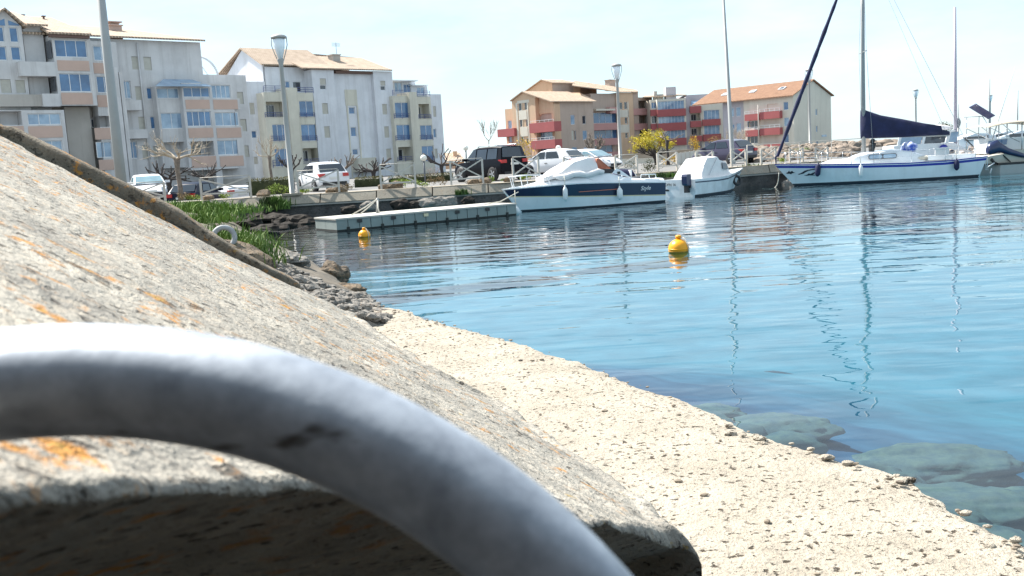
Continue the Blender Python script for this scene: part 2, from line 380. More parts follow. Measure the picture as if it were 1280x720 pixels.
# sea bed: weedy shallow shelf by the ledge, falling to deep blue green
bed = bpy.data.materials.new('sea_bed'); bed.use_nodes = True
n = bed.node_tree.nodes; l = bed.node_tree.links; b = n['Principled BSDF']; b.inputs['Roughness'].default_value = 1; b.inputs['Specular IOR Level'].default_value = 0
t = n.new('ShaderNodeTexCoord'); z = n.new('ShaderNodeTexNoise'); z.inputs['Scale'].default_value = 1.1; z.inputs['Detail'].default_value = 6; l.new(t.outputs['Object'], z.inputs['Vector'])
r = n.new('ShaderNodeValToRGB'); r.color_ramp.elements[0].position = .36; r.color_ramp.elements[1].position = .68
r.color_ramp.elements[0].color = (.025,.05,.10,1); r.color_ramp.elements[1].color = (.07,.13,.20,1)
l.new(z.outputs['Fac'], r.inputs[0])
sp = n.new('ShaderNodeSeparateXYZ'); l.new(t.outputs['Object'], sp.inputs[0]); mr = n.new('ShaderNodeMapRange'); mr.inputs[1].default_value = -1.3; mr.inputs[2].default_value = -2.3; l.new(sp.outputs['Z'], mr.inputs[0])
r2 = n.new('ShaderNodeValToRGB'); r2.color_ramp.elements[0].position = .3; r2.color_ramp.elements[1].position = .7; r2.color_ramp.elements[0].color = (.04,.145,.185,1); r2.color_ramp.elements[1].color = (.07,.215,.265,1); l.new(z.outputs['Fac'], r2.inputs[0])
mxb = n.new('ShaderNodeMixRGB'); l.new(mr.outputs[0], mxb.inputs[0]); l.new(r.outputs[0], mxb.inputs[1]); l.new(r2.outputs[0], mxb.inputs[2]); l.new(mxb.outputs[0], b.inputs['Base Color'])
mb = MB()
xs = [-60,-30,-16,-8] + [-5+.5*i for i in range(30)] + [12,16,24,40,90,300,2500]; ys = [-5,0] + [1+.6*i for i in range(38)] + [26,32,40,50,70,120,300,1000,4500]
def bed_z(x, y):
    d = min(((Vector((x,y,0)) - Vector((e.x,e.y,0))).length for e in edge))
    return -.55 - min(1.9, d*.19) + .12*noise.noise(Vector((x*.9,y*.9,0)))*(1 if d < 6 else 0)
rows = [[Vector((x, y, bed_z(x, y))) for x in xs] for y in ys]
mb.loft(rows, closed=False, cap0=False, cap1=False); struct(mb.build('sea_bed', bed, fix='up'), 'dark weedy sea bed under the clear water')
# submerged rocks near the ledge
M_SUB = mat('weedy_stone', (.125,.125,.09), .95, col2=(.035,.055,.065), scale=6.0, detail=12, bump=.8, bscale=7)
for k, (px, py, s, lab) in enumerate([(1180,575,(.85,.55,.40),'broad pale submerged rock just off the ledge near the right edge'),
        (1085,552,(.4,.3,.2),'small pale submerged rock close to the ledge'),
        (965,478,(.7,.5,.38),'pale green submerged rock under the pole reflections'),
        (1235,640,(.5,.5,.3),'submerged rock deep in shadow beside the broken ledge edge'),
        (1160,500,(.9,.6,.42),'submerged rock far out under blue water at the right'),
        (880,470,(.5,.4,.32),'submerged rock close to the middle of the ledge'),
        (1262,560,(.6,.5,.35),'submerged rock at the right edge of the picture')]):
    p = at_z(px, py, -.55)
    mb = MB(); mb.blob((0,0,0), (s[0]*1.0,s[1]*.95,.19), .20, k+3, 5, smooth=True, fs=1.6)
    o = mb.build('submerged_rock', M_SUB, loc=(p.x, p.y, bed_z(p.x, p.y) + .02)); tag(o, lab, 'rock', 'submerged rocks off the ledge')

mb = MB()
for i in range(150):
    t_ = .2 + .8*random.random(); e_ = polyl(edge, t_); o_ = Vector((.75,.65,0))*(.15 + 2.6*random.random()**1.5); p_ = e_ + o_ + Vector((random.uniform(-.3,.3), random.uniform(-.3,.3), 0)); r = random.choice((.06,.08,.1,.13,.18,.26))*random.uniform(.7,1.3)
    mb.blob((p_.x, p_.y, bed_z(p_.x, p_.y) + r*.25), (r*1.3, r, r*.5), .22, i+60, 3, smooth=True, fs=1.6)
tag(mb.build('submerged_stones', M_SUB), 'weedy stones covering the shallow bottom along the ledge', 'stones', kind='stuff')

# land: quay deck and everything behind it
QZ = 1.05
quay_line = [(-40,43.5),(-18,45.3),(0,45.9),(8,48.1),(15,51.8),(24,53.2)]
asph = mat('asphalt', (.16,.155,.15), .9, var=.25, scale=.8, bump=.3, bscale=60)
land_pts = [(p[0], p[1]+.5) for p in quay_line] + [(27,75),(44,110),(66,150),(75,200),(75,700),(-400,700),(-400,43)]
NX0, NX1, NY0, NY1, NZ = -20.8, -13.4, 48.9, 63.0, .45     # sunken driveway behind the quay
ql = [(p[0], p[1]+.5) for p in quay_line]
def ly(x):
    for (x0, y0), (x1, y1) in zip(ql, ql[1:]):
        if x0 <= x <= x1: return y0 + (y1-y0)*(x-x0)/(x1-x0)
mb = MB()
def pr_(pts, top): mb.prism([(x, y, -1.2) for x, y in pts], (0,0,top+1.2))
pr_([(-400,43),(-40,44),(NX0,ly(NX0)),(NX0,NY1),(-400,NY1)], QZ)
pr_([(NX0,ly(NX0)),(-18,ly(-18)),(NX1,ly(NX1)),(NX1,NY0),(NX0,NY0)], QZ)
pr_([(NX0,NY0),(NX1,NY0),(NX1,NY1),(NX0,NY1)], NZ)
pr_([(NX1,ly(NX1))] + [q for q in ql if q[0] > NX1] + [(27,NY1),(NX1,NY1)], QZ)
pr_([(-400,NY1),(NX0,NY1),(NX1,NY1),(27,NY1),(27,75),(44,110),(66,150),(75,200),(75,700),(-400,700)], QZ)
struct(mb.build('ground', asph), 'grey asphalt quay ground')
sandm = mat('roadside_gravel', (.36,.32,.26), .95, var=.3, scale=2.0)
mb = MB(); inn = [(-40,46.5),(-18,47.4),(0,48.0),(8,50.2),(15,53.9),(23.5,55.2)]
mb.add([(x, y+.3, QZ+.004) for x, y in quay_line] + [(x, y, QZ+.004) for x, y in inn[::-1]], [tuple(range(12))]); struct(mb.build('verge', sandm, fix='up'), 'dry gravel verge behind the quay edge')

# sloping concrete coping and quay wall
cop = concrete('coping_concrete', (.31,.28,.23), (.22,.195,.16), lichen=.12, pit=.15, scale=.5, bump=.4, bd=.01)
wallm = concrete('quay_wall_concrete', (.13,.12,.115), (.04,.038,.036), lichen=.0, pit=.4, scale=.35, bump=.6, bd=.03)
qroot = thing('quay_wall', 'long low quay wall with a sloping pale concrete coping behind the boats', 'quay wall')
def off_line(dy, dz): return [Vector((x, y + dy, dz)) for x, y in quay_line]
mb = MB()
# coping in slabs about 2.6 m long with open joints
segs = []
P = off_line(0, 0)
tot = sum((P[i+1]-P[i]).length for i in range(len(P)-1)); nseg = 25
for k in range(nseg):
    a = polyl(P, k/nseg + .0004); c = polyl(P, (k+1)/nseg - .0004); dz = random.uniform(-.012,.012)
    rings = []
    for q in (a, c):
        rings.append([q + Vector((0,.02,.63)), q + Vector((0,-.02,.66+dz)), q + Vector((0,.30,1.04+dz)), q + Vector((0,.36,1.07+dz)), q + Vector((0,.75,1.075+dz)), q + Vector((0,.75,.63))])
    mb.loft(rings, smooth=False)
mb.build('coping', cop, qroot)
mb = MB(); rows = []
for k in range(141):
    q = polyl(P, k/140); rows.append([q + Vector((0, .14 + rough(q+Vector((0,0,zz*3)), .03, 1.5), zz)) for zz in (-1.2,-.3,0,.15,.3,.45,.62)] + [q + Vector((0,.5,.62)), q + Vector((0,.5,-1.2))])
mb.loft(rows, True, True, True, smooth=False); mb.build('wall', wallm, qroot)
# beam course just under the coping
mb = MB()
for k in range(nseg):
    a = polyl(P, k/nseg); c = polyl(P, (k+1)/nseg)
    mb.loft([[q + Vector((0,.03,.55)), q + Vector((0,.03,.627)), q + Vector((0,.5,.627)), q + Vector((0,.5,.55))] for q in (a, c)], smooth=False)
mb.build('beam', mat('beam_concrete', (.34,.32,.29), .9, var=.2, scale=2), qroot)
# low shore ground on the left, between the block and the quay
M_SOIL = mat('shore_soil', (.12,.10,.075), .95, var=.6, scale=2.2, bump=.8, bscale=9)
coast = [Vector((-2.2,2.2,0)), Vector((-3.0,7.5,0)), Vector((-3.5,12.4,0))] + [at_z(px, py, 0) for px, py in ((470,381),(452,372),(432,357),(402,336),(368,318),(338,303),(316,296),(300,287))] + [Vector((-12.3,46.4,0))]
mb = MB(); rows = []
for k in range(91):
    a = polyl(coast, k/90); row = [a + Vector((.9,-.2,-1.3)), a + Vector((.5,-.1,-.5))]
    for j in range(25):
        d = (j/24)**1.4*22; h = min(.95, .10 + .42*d if d > 0 else .0)
        if k < 36: h = min(.5 + .02*k, h)
        p = a + Vector((-d, -.35*d*0, 0)); p.z = h - .02
        p.z += .10*noise.noise(p*1.3) + .05*noise.noise(p*3.7)
        row.append(p)
    row.append(row[-1] + Vector((-.1,0,-2)))
    rows.append(row)
mb.loft(rows, closed=True, cap0=True, cap1=True); struct(mb.build('shore_ground', M_SOIL, fix='up'), 'rough earthy shore between the block and the quay')
# ---------------------------------------------------------------- apartment buildings
M_WHITE = mat('white_render', (.68,.69,.72), .85, var=.10, streak=.45, scale=.6, bump=.15, bscale=12)
M_GREYW = mat('greyish_white_render', (.61,.595,.59), .85, var=.14, streak=.55, scale=.5, bump=.15, bscale=12)
M_CREAMW = mat('cream_render', (.62,.59,.50), .85, var=.10, streak=.5, scale=.6, bump=.15, bscale=12)
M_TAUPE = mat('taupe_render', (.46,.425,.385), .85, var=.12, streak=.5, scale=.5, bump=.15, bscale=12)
M_PEACH = mat('peach_render', (.56,.40,.33), .85, var=.08, scale=.6)
M_ORANGE = mat('ochre_render', (.62,.43,.29), .85, var=.08, streak=.35, scale=.4, bump=.15, bscale=12)
M_OCHRE_SHADE = mat('shaded_ochre_render', (.46,.36,.30), .85, var=.08, streak=.35, scale=.4, bump=.15, bscale=12)  # ochre render browned to put shade on walls turned from the sun
M_PINK = mat('pink_render', (.50,.27,.25), .85, var=.08, scale=.5)
M_RED = mat('red_render', (.37,.10,.10), .8, var=.1, scale=.6)
M_LILAC = mat('lilac_render', (.46,.43,.46), .85, var=.06, scale=.5)
M_PALE = mat('pale_cream_render', (.66,.61,.52), .85, var=.06, streak=.3, scale=.4, bump=.1, bscale=10)
M_FRAME = mat('white_window_frame', (.72,.73,.74), .45)
M_DARKF = mat('dark_window_frame', (.10,.11,.13), .5)
M_SHUT = mat('closed_shutter', (.50,.48,.42), .7, var=.08, scale=3)
M_BLUER = mat('blue_railing', (.05,.07,.22), .5)
M_GLASS = glass_mat('sky_tinted_glass', (.09,.22,.42), c2=(.04,.09,.19), sc=.55)  # blue base colour stands in for the sky mirrored in the panes
M_GLASSL = glass_mat('curtained_glass', (.34,.47,.60), c2=(.15,.24,.36), sc=.8)
M_GLASSD = glass_mat('dark_glass', (.02,.025,.035), c2=(.05,.06,.08), sc=.7)
M_VOID = mat('dim_interior', (.16,.13,.12), .9, var=.4, scale=.7)
def tile_mat(name, c1, c2, ang):
    m = bpy.data.materials.new(name); m.use_nodes = True
    n = m.node_tree.nodes; l = m.node_tree.links; b = n['Principled BSDF']; b.inputs['Roughness'].default_value = .85
    t = n.new('ShaderNodeTexCoord'); z = n.new('ShaderNodeTexNoise'); z.inputs['Scale'].default_value = 1.6; z.inputs['Detail'].default_value = 9; z.inputs['Roughness'].default_value = .75
    l.new(t.outputs['Object'], z.inputs['Vector'])
    r = n.new('ShaderNodeValToRGB'); r.color_ramp.elements[0].position = .35; r.color_ramp.elements[1].position = .65
    r.color_ramp.elements[0].color = (*c2, 1); r.color_ramp.elements[1].color = (*c1, 1); l.new(z.outputs['Fac'], r.inputs[0])
    w = n.new('ShaderNodeTexWave'); w.wave_type = 'BANDS'; w.bands_direction = 'X'; w.inputs['Scale'].default_value = 1.15; w.inputs['Distortion'].default_value = .15
    mp = n.new('ShaderNodeMapping'); mp.inputs['Rotation'].default_value = (0,0,ang); l.new(t.outputs['Object'], mp.inputs[0]); l.new(mp.outputs[0], w.inputs['Vector'])
    bp = n.new('ShaderNodeBump'); bp.inputs['Strength'].default_value = 1; bp.inputs['Distance'].default_value = .12; l.new(w.outputs['Fac'], bp.inputs['Height']); l.new(bp.outputs[0], b.inputs['Normal'])
    mm = n.new('ShaderNodeMixRGB'); mm.blend_type = 'MULTIPLY'; mm.inputs[0].default_value = .45; l.new(r.outputs[0], mm.inputs[1]); l.new(w.outputs['Color'], mm.inputs[2])
    l.new(mm.outputs[0], b.inputs['Base Color'])
    return m
M_TILE = tile_mat('roof_tiles', (.72,.56,.42), (.50,.36,.26), 0)
M_TILE_O = tile_mat('orange_roof_tiles', (.42,.235,.14), (.30,.155,.09), 0)
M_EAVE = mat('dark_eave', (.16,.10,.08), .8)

class Bld:
    """local frame: x along the facade, -y outward, z up; px -> facade plane"""
    def __init__(s, name, label, px, y, ang, z0=QZ, root=None):
        p = at_z(px, 200, 1); p = Vector(((px-640)/F*y, y, 0))
        s.o = Vector((p.x, p.y, 0)); s.a = rad(ang); s.z0 = z0
        s.U = Vector((math.cos(s.a), math.sin(s.a), 0)); s.N = Vector((math.sin(s.a), -math.cos(s.a), 0))
        if root is None:
            s.root = thing(name, label, 'building', s.o + Vector((0,0,z0)), s.a)
            s.rootM = Matrix.Translation(s.o + Vector((0,0,z0))) @ Matrix.Rotation(s.a, 4, 'Z')
        else: s.root = root.root; s.rootM = root.rootM
        s.M = s.rootM.inverted() @ Matrix.Translation(s.o) @ Matrix.Rotation(s.a, 4, 'Z')
    def uz(s, px, py, out=0.0):
        d = ray(px, py); den = d.dot(s.N); k = ((s.o + s.N*out - CAM).dot(s.N)) / den
        p = CAM + d*k; return ((p - s.o).dot(s.U), p.z)
    def u(s, px, py, out=0.0): return s.uz(px, py, out)[0]
    def z(s, px, py, out=0.0): return s.uz(px, py, out)[1]
    def rect(s, b, out):
        u0, z1 = s.uz(b[0], b[1], out); u1, z0 = s.uz(b[2], b[3], out); return (min(u0,u1), min(z0,z1), max(u0,u1), max(z0,z1))
    def mk(s, mb, name, m, parent=None, label=None):
        mb.v = [tuple(s.M @ Vector(v)) for v in mb.v]
        o = mb.build(name, m, parent or s.root)
        if label: o['label'] = label
        return o
    def wall(s, u0, u1, z0, z1, out, holes=(), depth=6.0, m=None, name='wall', gable=None, recess=.18):
        """front face with real openings, closed box behind it. holes: (u0,z0,u1,z1[,recess])"""
        mb = MB(); y = -out
        hs = [h for h in holes]
        us = sorted({u0, u1} | {min(u1, max(u0, h[k])) for h in hs for k in (0, 2)}); zs = sorted({z0, z1} | {min(z1, max(z0, h[k])) for h in hs for k in (1, 3)})
        for i in range(len(us)-1):
            for j in range(len(zs)-1):
                cu, cz = (us[i]+us[i+1])/2, (zs[j]+zs[j+1])/2
                if us[i+1]-us[i] < 1e-4 or zs[j+1]-zs[j] < 1e-4: continue
                if any(h[0] < cu < h[2] and h[1] < cz < h[3] for h in hs): continue
                mb.add([(us[i],y,zs[j]),(us[i+1],y,zs[j]),(us[i+1],y,zs[j+1]),(us[i],y,zs[j+1])], [(0,1,2,3)])
        for h in hs:
            a, b, c, d = max(u0,h[0]), max(z0,h[1]), min(u1,h[2]), min(z1,h[3]); r = h[4] if len(h) > 4 else recess; yb = y + r
            mb.add([(a,y,b),(c,y,b),(c,y,d),(a,y,d),(a,yb,b),(c,yb,b),(c,yb,d),(a,yb,d)], [(0,1,5,4),(1,2,6,5),(2,3,7,6),(3,0,4,7),(4,5,6,7)])
        yb = y + depth
        mb.add([(u0,y,z0),(u1,y,z0),(u1,y,z1),(u0,y,z1),(u0,yb,z0),(u1,yb,z0),(u1,yb,z1),(u0,yb,z1)], [(1,5,6,2),(5,4,7,6),(4,0,3,7)] + ([] if gable else [(3,2,6,7)]))
        if gable:      # apex (u, z) : prism on top, ridge along depth
            au, az = gable
            mb.add([(u0,y,z1),(u1,y,z1),(au,y,az),(u0,yb,z1),(u1,yb,z1),(au,yb,az)], [(0,1,2),(3,5,4),(0,2,5,3),(1,4,5,2)])
        mb.v = [tuple(s.M @ Vector(v)) for v in mb.v]
        o = mb.build(name, m, s.root, fix=False)
        return o
    def window(s, r, out, n=2, recess=.15, frame=None, glass=None, fw=.06, rail=None):
        frame = frame or M_FRAME; glass = glass or M_GLASS
        u0, z0, u1, z1 = r; y = -out + recess - .01
        mb = MB(); t = .05
        mb.box((u0+.004, y-t, z0+.004), (u0+fw, y, z1-.004)); mb.box((u1-fw, y-t, z0+.004), (u1-.004, y, z1-.004))
        mb.box((u0+fw, y-t, z0+.004), (u1-fw, y, z0+fw)); mb.box((u0+fw, y-t, z1-fw), (u1-fw, y, z1-.004))
        for k in range(1, n):
            c = u0 + (u1-u0)*k/n; mb.box((c-fw*.45, y-t, z0+fw), (c+fw*.45, y, z1-fw))
        if rail: mb.box((u0+fw, y-t, z0+rail-.03), (u1-fw, y, z0+rail+.03))
        w = s.mk(mb, 'window', frame)
        g = MB(); g.box((u0+fw*.5, y-.022, z0+fw*.5), (u1-fw*.5, y-.012, z1-fw*.5)); s.mk(g, 'pane', glass, w)
        return w
    def shutter(s, r, out, recess=.12, m=None):
        u0, z0, u1, z1 = r; y = -out + recess; mb = MB(); k = 7
        for i in range(k):
            a = z0 + .01 + (z1-z0-.02)*i/k; b = z0 + .01 + (z1-z0-.02)*(i+1)/k
            mb.box((u0+.01, y-.04-(.006 if i % 2 else 0), a), (u1-.01, y-.012, b-.006))
        return s.mk(mb, 'shutter', m or M_SHUT)
    def slab(s, u0, u1, z0, z1, out0, out1, m, name='balcony', label=None):
        mb = MB(); mb.box((u0, -out1, z0), (u1, -out0, z1)); return s.mk(mb, name, m, label=label)
    def railing(s, u0, u1, z0, z1, out, m, n=3, post=1.2):
        mb = MB(); y = -out
        for k in range(n):
            zz = z0 + (z1-z0)*(k+1)/n; mb.box((u0, y-.02, zz-.05), (u1, y+.02, zz))
        c = max(1, round((u1-u0)/post))
        for k in range(c+1):
            uu = u0 + (u1-u0)*k/c; mb.box((uu-.025, y-.015, z0), (uu+.025, y+.015, z1-.05))
        return s.mk(mb, 'railing', m)
    def facade(s, out, box, wins=(), m=None, depth=6.0, name='wall', gable=None, z0=None, u=None, zt=None):
        """box: px (x_left, y_top_left, x_right, y_top_right) of the wall's top corners, down to the ground"""
        u0, za = s.uz(box[0], box[1], out); u1, zb = s.uz(box[2], box[3], out)
        z1 = (za+zb)/2 if zt is None else zt; zz = s.z0 - .3 if z0 is None else z0
        holes = []
        for w in wins:
            r = s.rect(w[1], out); rec = {'open': 1.4, 'loggia': 1.4}.get(w[0], .18)
            if r[2]-r[0] > .05 and r[3]-r[1] > .05: holes.append((*r, rec))
        s.wall(u0, u1, zz, z1, out, holes, depth, m, name, gable)
        for w in wins:
            r = s.rect(w[1], out); k = w[0]
            if k == 'win': s.window(r, out, w[2] if len(w) > 2 else 2, .15, w[4] if len(w) > 4 else None, w[3] if len(w) > 3 else None)
            elif k == 'shut': s.shutter(r, out)
            elif k == 'open':      # glazed door at the back of the loggia
                rr = (r[0]+.25, r[1]+.03, r[0]+.25+(r[2]-r[0])*.62, r[1]+min(2.1, (r[3]-r[1])*.85)); s.window(rr, out, 2, 1.38, M_FRAME, M_GLASSD)
        return (u0, zz, u1, z1)
    def roofsheet(s, pts, m, th=.16, name='roof', parent=None, label=None):
        """pts local (u, out, z) outline of one roof plane"""
        mb = MB(); mb.prism([(p[0], -p[1], p[2]) for p in pts], (0, 0, th)); return s.mk(mb, name, m, parent, label)

# ---- building 1: big white complex with glazed peach balconies
B = Bld('apartment_building', 'large white apartment block with peach panelled glazed balconies at the left edge of the picture', 60, 80, 43.2)
# main wall behind everything
zt = B.z(250, 53); 
ws = [('shut',(164,70.5,176,87)),('shut',(179,71,190.3,88)),('win',(151.6,101,165,123),2,M_GLASSL),('shut',(168.5,108,180,125)),('win',(183,109.5,193.8,124),1),
      ('shut',(172.5,146,184,162)),('win',(187.5,145.5,198.5,161),1),('win',(160.6,177,173,198),2,M_GLASS),('shut',(177,182,188.5,199)),('shut',(191,183,201,199))]
r0 = B.facade(0, (113,50,250,53), ws, M_GREYW, 12, zt=zt)
u250 = r0[2]
r1 = B.facade(-.02, (250.2,92,307,95), [('shut',(296,115,305,130)),('shut',(300,149,309,164)),('shut',(304,182,312,196))], M_GREYW, 9)
# left part of the main wall: taupe recess under the bay
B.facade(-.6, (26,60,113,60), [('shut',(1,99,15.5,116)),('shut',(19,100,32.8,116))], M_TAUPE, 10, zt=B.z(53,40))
# gable with tall windows
gu0, gu1 = B.u(-20,40,.8), B.u(24.5,40,.8); ge = B.z(23.5,29,.8); gap = B.uz(4.4,13,.8)
wg = [('win',(13,58,27,75.5),1),('win',(-3,57.5,9.5,75.5),1),('win',(11,34,24,53),1,M_GLASS),('win',(-6,33,6.5,52.5),1,M_GLASS),('shut',(0,99,15,116)),('shut',(19,100,32.5,116))]
B.facade(.8, (-20,40,27.5,40), wg, M_GREYW, 8, zt=B.z(25,33,.8), gable=(gap[0], gap[1]))
g0, g1 = B.u(-20,40,.8), B.u(27.5,40,.8); zg = B.z(25,33,.8)
for sgn, ue in ((-1, g0-.3), (1, g1+.3)):
    B.roofsheet([(gap[0], 1.2, gap[1]+.02), (gap[0], -7, gap[1]+.02), (ue, -7, zg-.12), (ue, 1.2, zg-.12)], M_TILE)
# raking glazed triangles above the two gable windows
for (x0, x1, ya, yb) in ((11,24,21.5,30.5),(-6,6.5,24,19.5)):
    ua, ub = B.u(x0,34,.8), B.u(x1,34,.8); zb_ = B.z(x0+3,33,.8)+.08
    za_, zc_ = B.z(x0,ya,.8)-.25, B.z(x1,yb,.8)-.25
    mb = MB(); mb.prism([(ua,-.83,zb_),(ub,-.83,zb_),(ub,-.83,max(zb_+.1,zc_)),(ua,-.83,max(zb_+.1,za_))], (0,.04,0)); B.mk(mb, 'gable_pane', M_GLASS)
# wall between gable and bay, with parapet balcony
B.facade(.3, (27,30,52.5,33), [('shut',(1,99,15.5,116))], M_GREYW, 8)
B.slab(B.u(24,76,1.6), B.u(69,76,1.6), B.z(45,95,1.6), B.z(45,77,1.6), .32, 1.6, M_GREYW)
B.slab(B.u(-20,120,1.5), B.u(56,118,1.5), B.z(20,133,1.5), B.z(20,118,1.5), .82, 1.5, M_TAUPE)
B.slab(B.u(53,120,1.7), B.u(74,118,1.7), B.z(60,133,1.7), B.z(60,117,1.7), .32, 1.7, M_GREYW)
# lower left glazed row
wl_ = [('open',(-4,139,28.5,156)),('win',(34,142,77,155.5),3,M_GLASSL),('win',(52,176,79.5,192),2,M_GLASSL),('win',(-4,177,40,196),3,M_GLASS)]
B.facade(1.9, (-20,136.5,80,139), wl_, M_GREYW, 2.2)
for b in ((-4,158,31,172),(35,158,79,171.5),(36,195,80,210)):
    r = B.rect(b, 1.9); B.slab(r[0], r[2], r[1], r[3], 1.9, 1.94, M_PEACH, 'balcony_panel')
# top floor bay with two glazed rows
bz0 = B.z(95,132,1.6); bz1 = B.z(88,44,1.6)
B.facade(1.6, (64.5,45,112.5,47), [('win',(67.5,49,110,72),3),('win',(73.3,91.5,115,114.8),3)], M_GREYW, 2.0, z0=bz0, zt=bz1)
for b in ((71,75.2,112.3,88.8),(76,116,116.5,130.5)):
    r = B.rect(b, 1.6); B.slab(r[0], r[2], r[1], r[3], 1.6, 1.64, M_PEACH, 'balcony_panel')
# tall dark glazing on the bay's left cheek
ub = B.u(64.5,60,1.6)
for (a, b) in ((B.z(60,72,1.6), B.z(60,50,1.6)), (B.z(64,113,1.6), B.z(64,93,1.6))):
    mb = MB(); mb.box((ub-.03, -1.45, a), (ub-.002, -.45, b)); B.mk(mb, 'side_window', M_GLASSD)
# pier under the bay and the angled column of balconies
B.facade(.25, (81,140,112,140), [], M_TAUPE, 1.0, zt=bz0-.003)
wc = [('win',(116,57,138.5,76),2,M_GLASSL),('win',(120,95,142,116),2,M_GLASS),('open',(116.5,145,138,158.5)),('win',(120,177.5,141,196.5),2,M_GLASSL)]
B.facade(.9, (113,52,145,54), wc, M_GREYW, 1.2, zt=B.z(130,52,.9))
for b in ((116,78.5,139,92),(121,119,143,133.6),(117.5,160,140,174),(123,200,145,212)):
    r = B.rect(b, .9); B.slab(r[0], r[2], r[1], r[3], .9, .94, M_PEACH, 'balcony_panel')
# white fins (two slim columns) and dark joints
for x, y0 in ((144.5,84),(151,90)):
    uu = B.u(x, y0, 1.3); B.slab(uu-.16, uu+.16, QZ-.2, B.z(x,y0,1.3), .35, 1.3, M_GREYW, 'fin')
for b in ((155,92,175,101),(166,140,182,146)):
    pass
for b in ((152,125,178,142),(158,162,186,177)):
    r = B.rect(b, .7); B.slab(r[0], r[2], r[1]+.3, r[3], .0, .7, M_GREYW)
# drain pipe
uu = B.u(176, 100, .1); mb = MB(); mb.tube([(uu,-.12,QZ),(uu,-.12,zt-.3)], .07); B.mk(mb, 'drain_pipe', M_GREYW)
# right bay, glazed with peach panels
bz0 = B.z(262,212,1.5); bz1 = B.z(262,104,1.5)
wr = [('win',(228.6,109,262.8,121.5),3,M_GLASS),('win',(264,106,289,122.8),4,M_GLASSL),('win',(232.8,139,265,157.5),4,M_GLASS),('win',(268,140.5,299.5,157),3,M_GLASSL),('open',(238,177,268.5,194)),('win',(271,175.5,302,192.8),3,M_GLASSL)]
B.facade(1.5, (226.5,106,290,103), wr, M_GREYW, 2.0, z0=bz0, zt=bz1)
ue = B.u(304,170,1.5); ul = B.u(290,110,1.5)
B.slab(ul+.003, ue, bz0, B.z(298,157.5,1.5), 0, 1.5, M_GREYW)
r = B.rect((268,140.5,299.5,157), 1.5)
B.slab(ul+.003, ue, B.z(298,137,1.5), B.z(298,123,1.5), 0, 1.5, M_GREYW)
for b in ((231.4,124.6,262.6,136),(266,124.6,297.5,136.4),(235,160.3,267,171.7),(270.3,160,302,171.7),(239,196,271,208.4),(274.4,195.6,305,207)):
    r = B.rect(b, 1.5); B.slab(r[0], r[2], r[1], r[3], 1.503, 1.54, M_PEACH, 'balcony_panel')
# angled glazed loggia left of the bay, with glass lean-to on top
wq = [('win',(195.5,110,224.5,123),2,M_GLASSL),('win',(200.5,141,229,160.5),2,M_GLASSL),('open',(204,178,234,193))]
B.facade(.9, (194,108,228,107), wq, M_GREYW, 1.2, z0=B.z(215,210,.9))
mb = MB(); a0 = B.u(193,110,1.7); a1 = B.u(262,106,1.7); zl = B.z(228,108.5,1.7)
mb.prism([(a0,-2.0,zl),(a1,-2.0,zl+.02),(a1-.8,-.1,zl+.75),(a0+1.6,-.1,zl+.75)], (0,0,.06)); B.mk(mb, 'glass_canopy', M_GLASSL)
uu = B.u(275,225,1.3); B.slab(uu-.3, uu+.3, QZ-.2, bz0, .7, 1.3, M_GREYW, 'pillar')
B.slab(B.u(238,214,0), B.u(318,214,0), QZ-.2, B.z(280,224,0), .02, .06, M_TAUPE, 'plinth')
# roofs
zr = zt + .02
e0 = B.u(113,50,.5); e1 = u250+.25
rf = B.roofsheet([(e0, .55, zr), (e1, .55, zr), (e1-5.0, -6.5, zr+1.75), (e0-8, -6.5, zr+1.9), (e0-8,.55,zr)], M_TILE)
b0 = B.u(61,42,2.1); b1 = B.u(114.5,46,2.1); zb_ = B.z(88,43.2,2.1)
B.roofsheet([(b0, 2.1, zb_), (b1, 2.1, zb_), (b1, -6.4, zb_+2.5), (b0, -6.4, zb_+2.5)], M_TILE)
mb = MB(); mb.box((b0+.1,-1.98,zb_-.22),(b1-.1,-1.6,zb_-.004)); B.mk(mb, 'eave_board', M_EAVE)
c0, c1 = B.uz(27,30,.9), B.uz(53,33,.9)
B.roofsheet([(g1+.35, 1.0, c1[1]), (c1[0]+.4, 1.0, c1[1]), (c1[0]+.4, -7, c1[1]+2.2), (g1+.35, -7, c1[1]+2.2)], M_TILE)
cu = B.u(142,36,-4); cz = B.z(142,41,-4)
mb = MB(); mb.box((cu-.55,3.5,cz-1.2),(cu+.55,4.6,cz+.55)); mb.box((cu-.65,3.4,cz+.55),(cu+.65,4.7,cz+.65)); mb.box((cu-.4,3.7,cz+.65),(cu+.4,4.4,cz+.85)); mb.box((cu-.62,3.45,cz+.85),(cu+.62,4.65,cz+.95)); B.mk(mb, 'chimney', M_PEACH, rf)
for x, y in ((29,22.5),(55,24)):
    uu, z_ = B.uz(x, y+2, -5); mb = MB(); mb.tube([(uu,5,z_-.8),(uu,5,z_+.35)], .09); mb.box((uu-.16,4.84,z_+.35),(uu+.16,5.16,z_+.42)); B.mk(mb, 'vent_pipe', M_EAVE, rf)
# white arch rising behind
a = thing('roof_arch', 'slim white arch curving up behind the roof of the left white block', 'arch')
mb = MB(); c = at_y(247, 100, 112); 
mb.tube([c + Vector((2.35*math.sin(t), 0, 2.6*math.cos(t))) for t in [rad(-90+10*k) for k in range(19)]], .12, 8); mb.tube([c + Vector((0,0,2.55)), c + Vector((1.2,0,.5))], .04, 6)
for t in (-80, 80): mb.tube([c + Vector((2.35*math.sin(rad(t)),0,2.6*math.cos(rad(t)))), Vector((c.x+2.35*math.sin(rad(t)), c.y, QZ))], .12, 8)
mb.build('arch', M_FRAME, a)

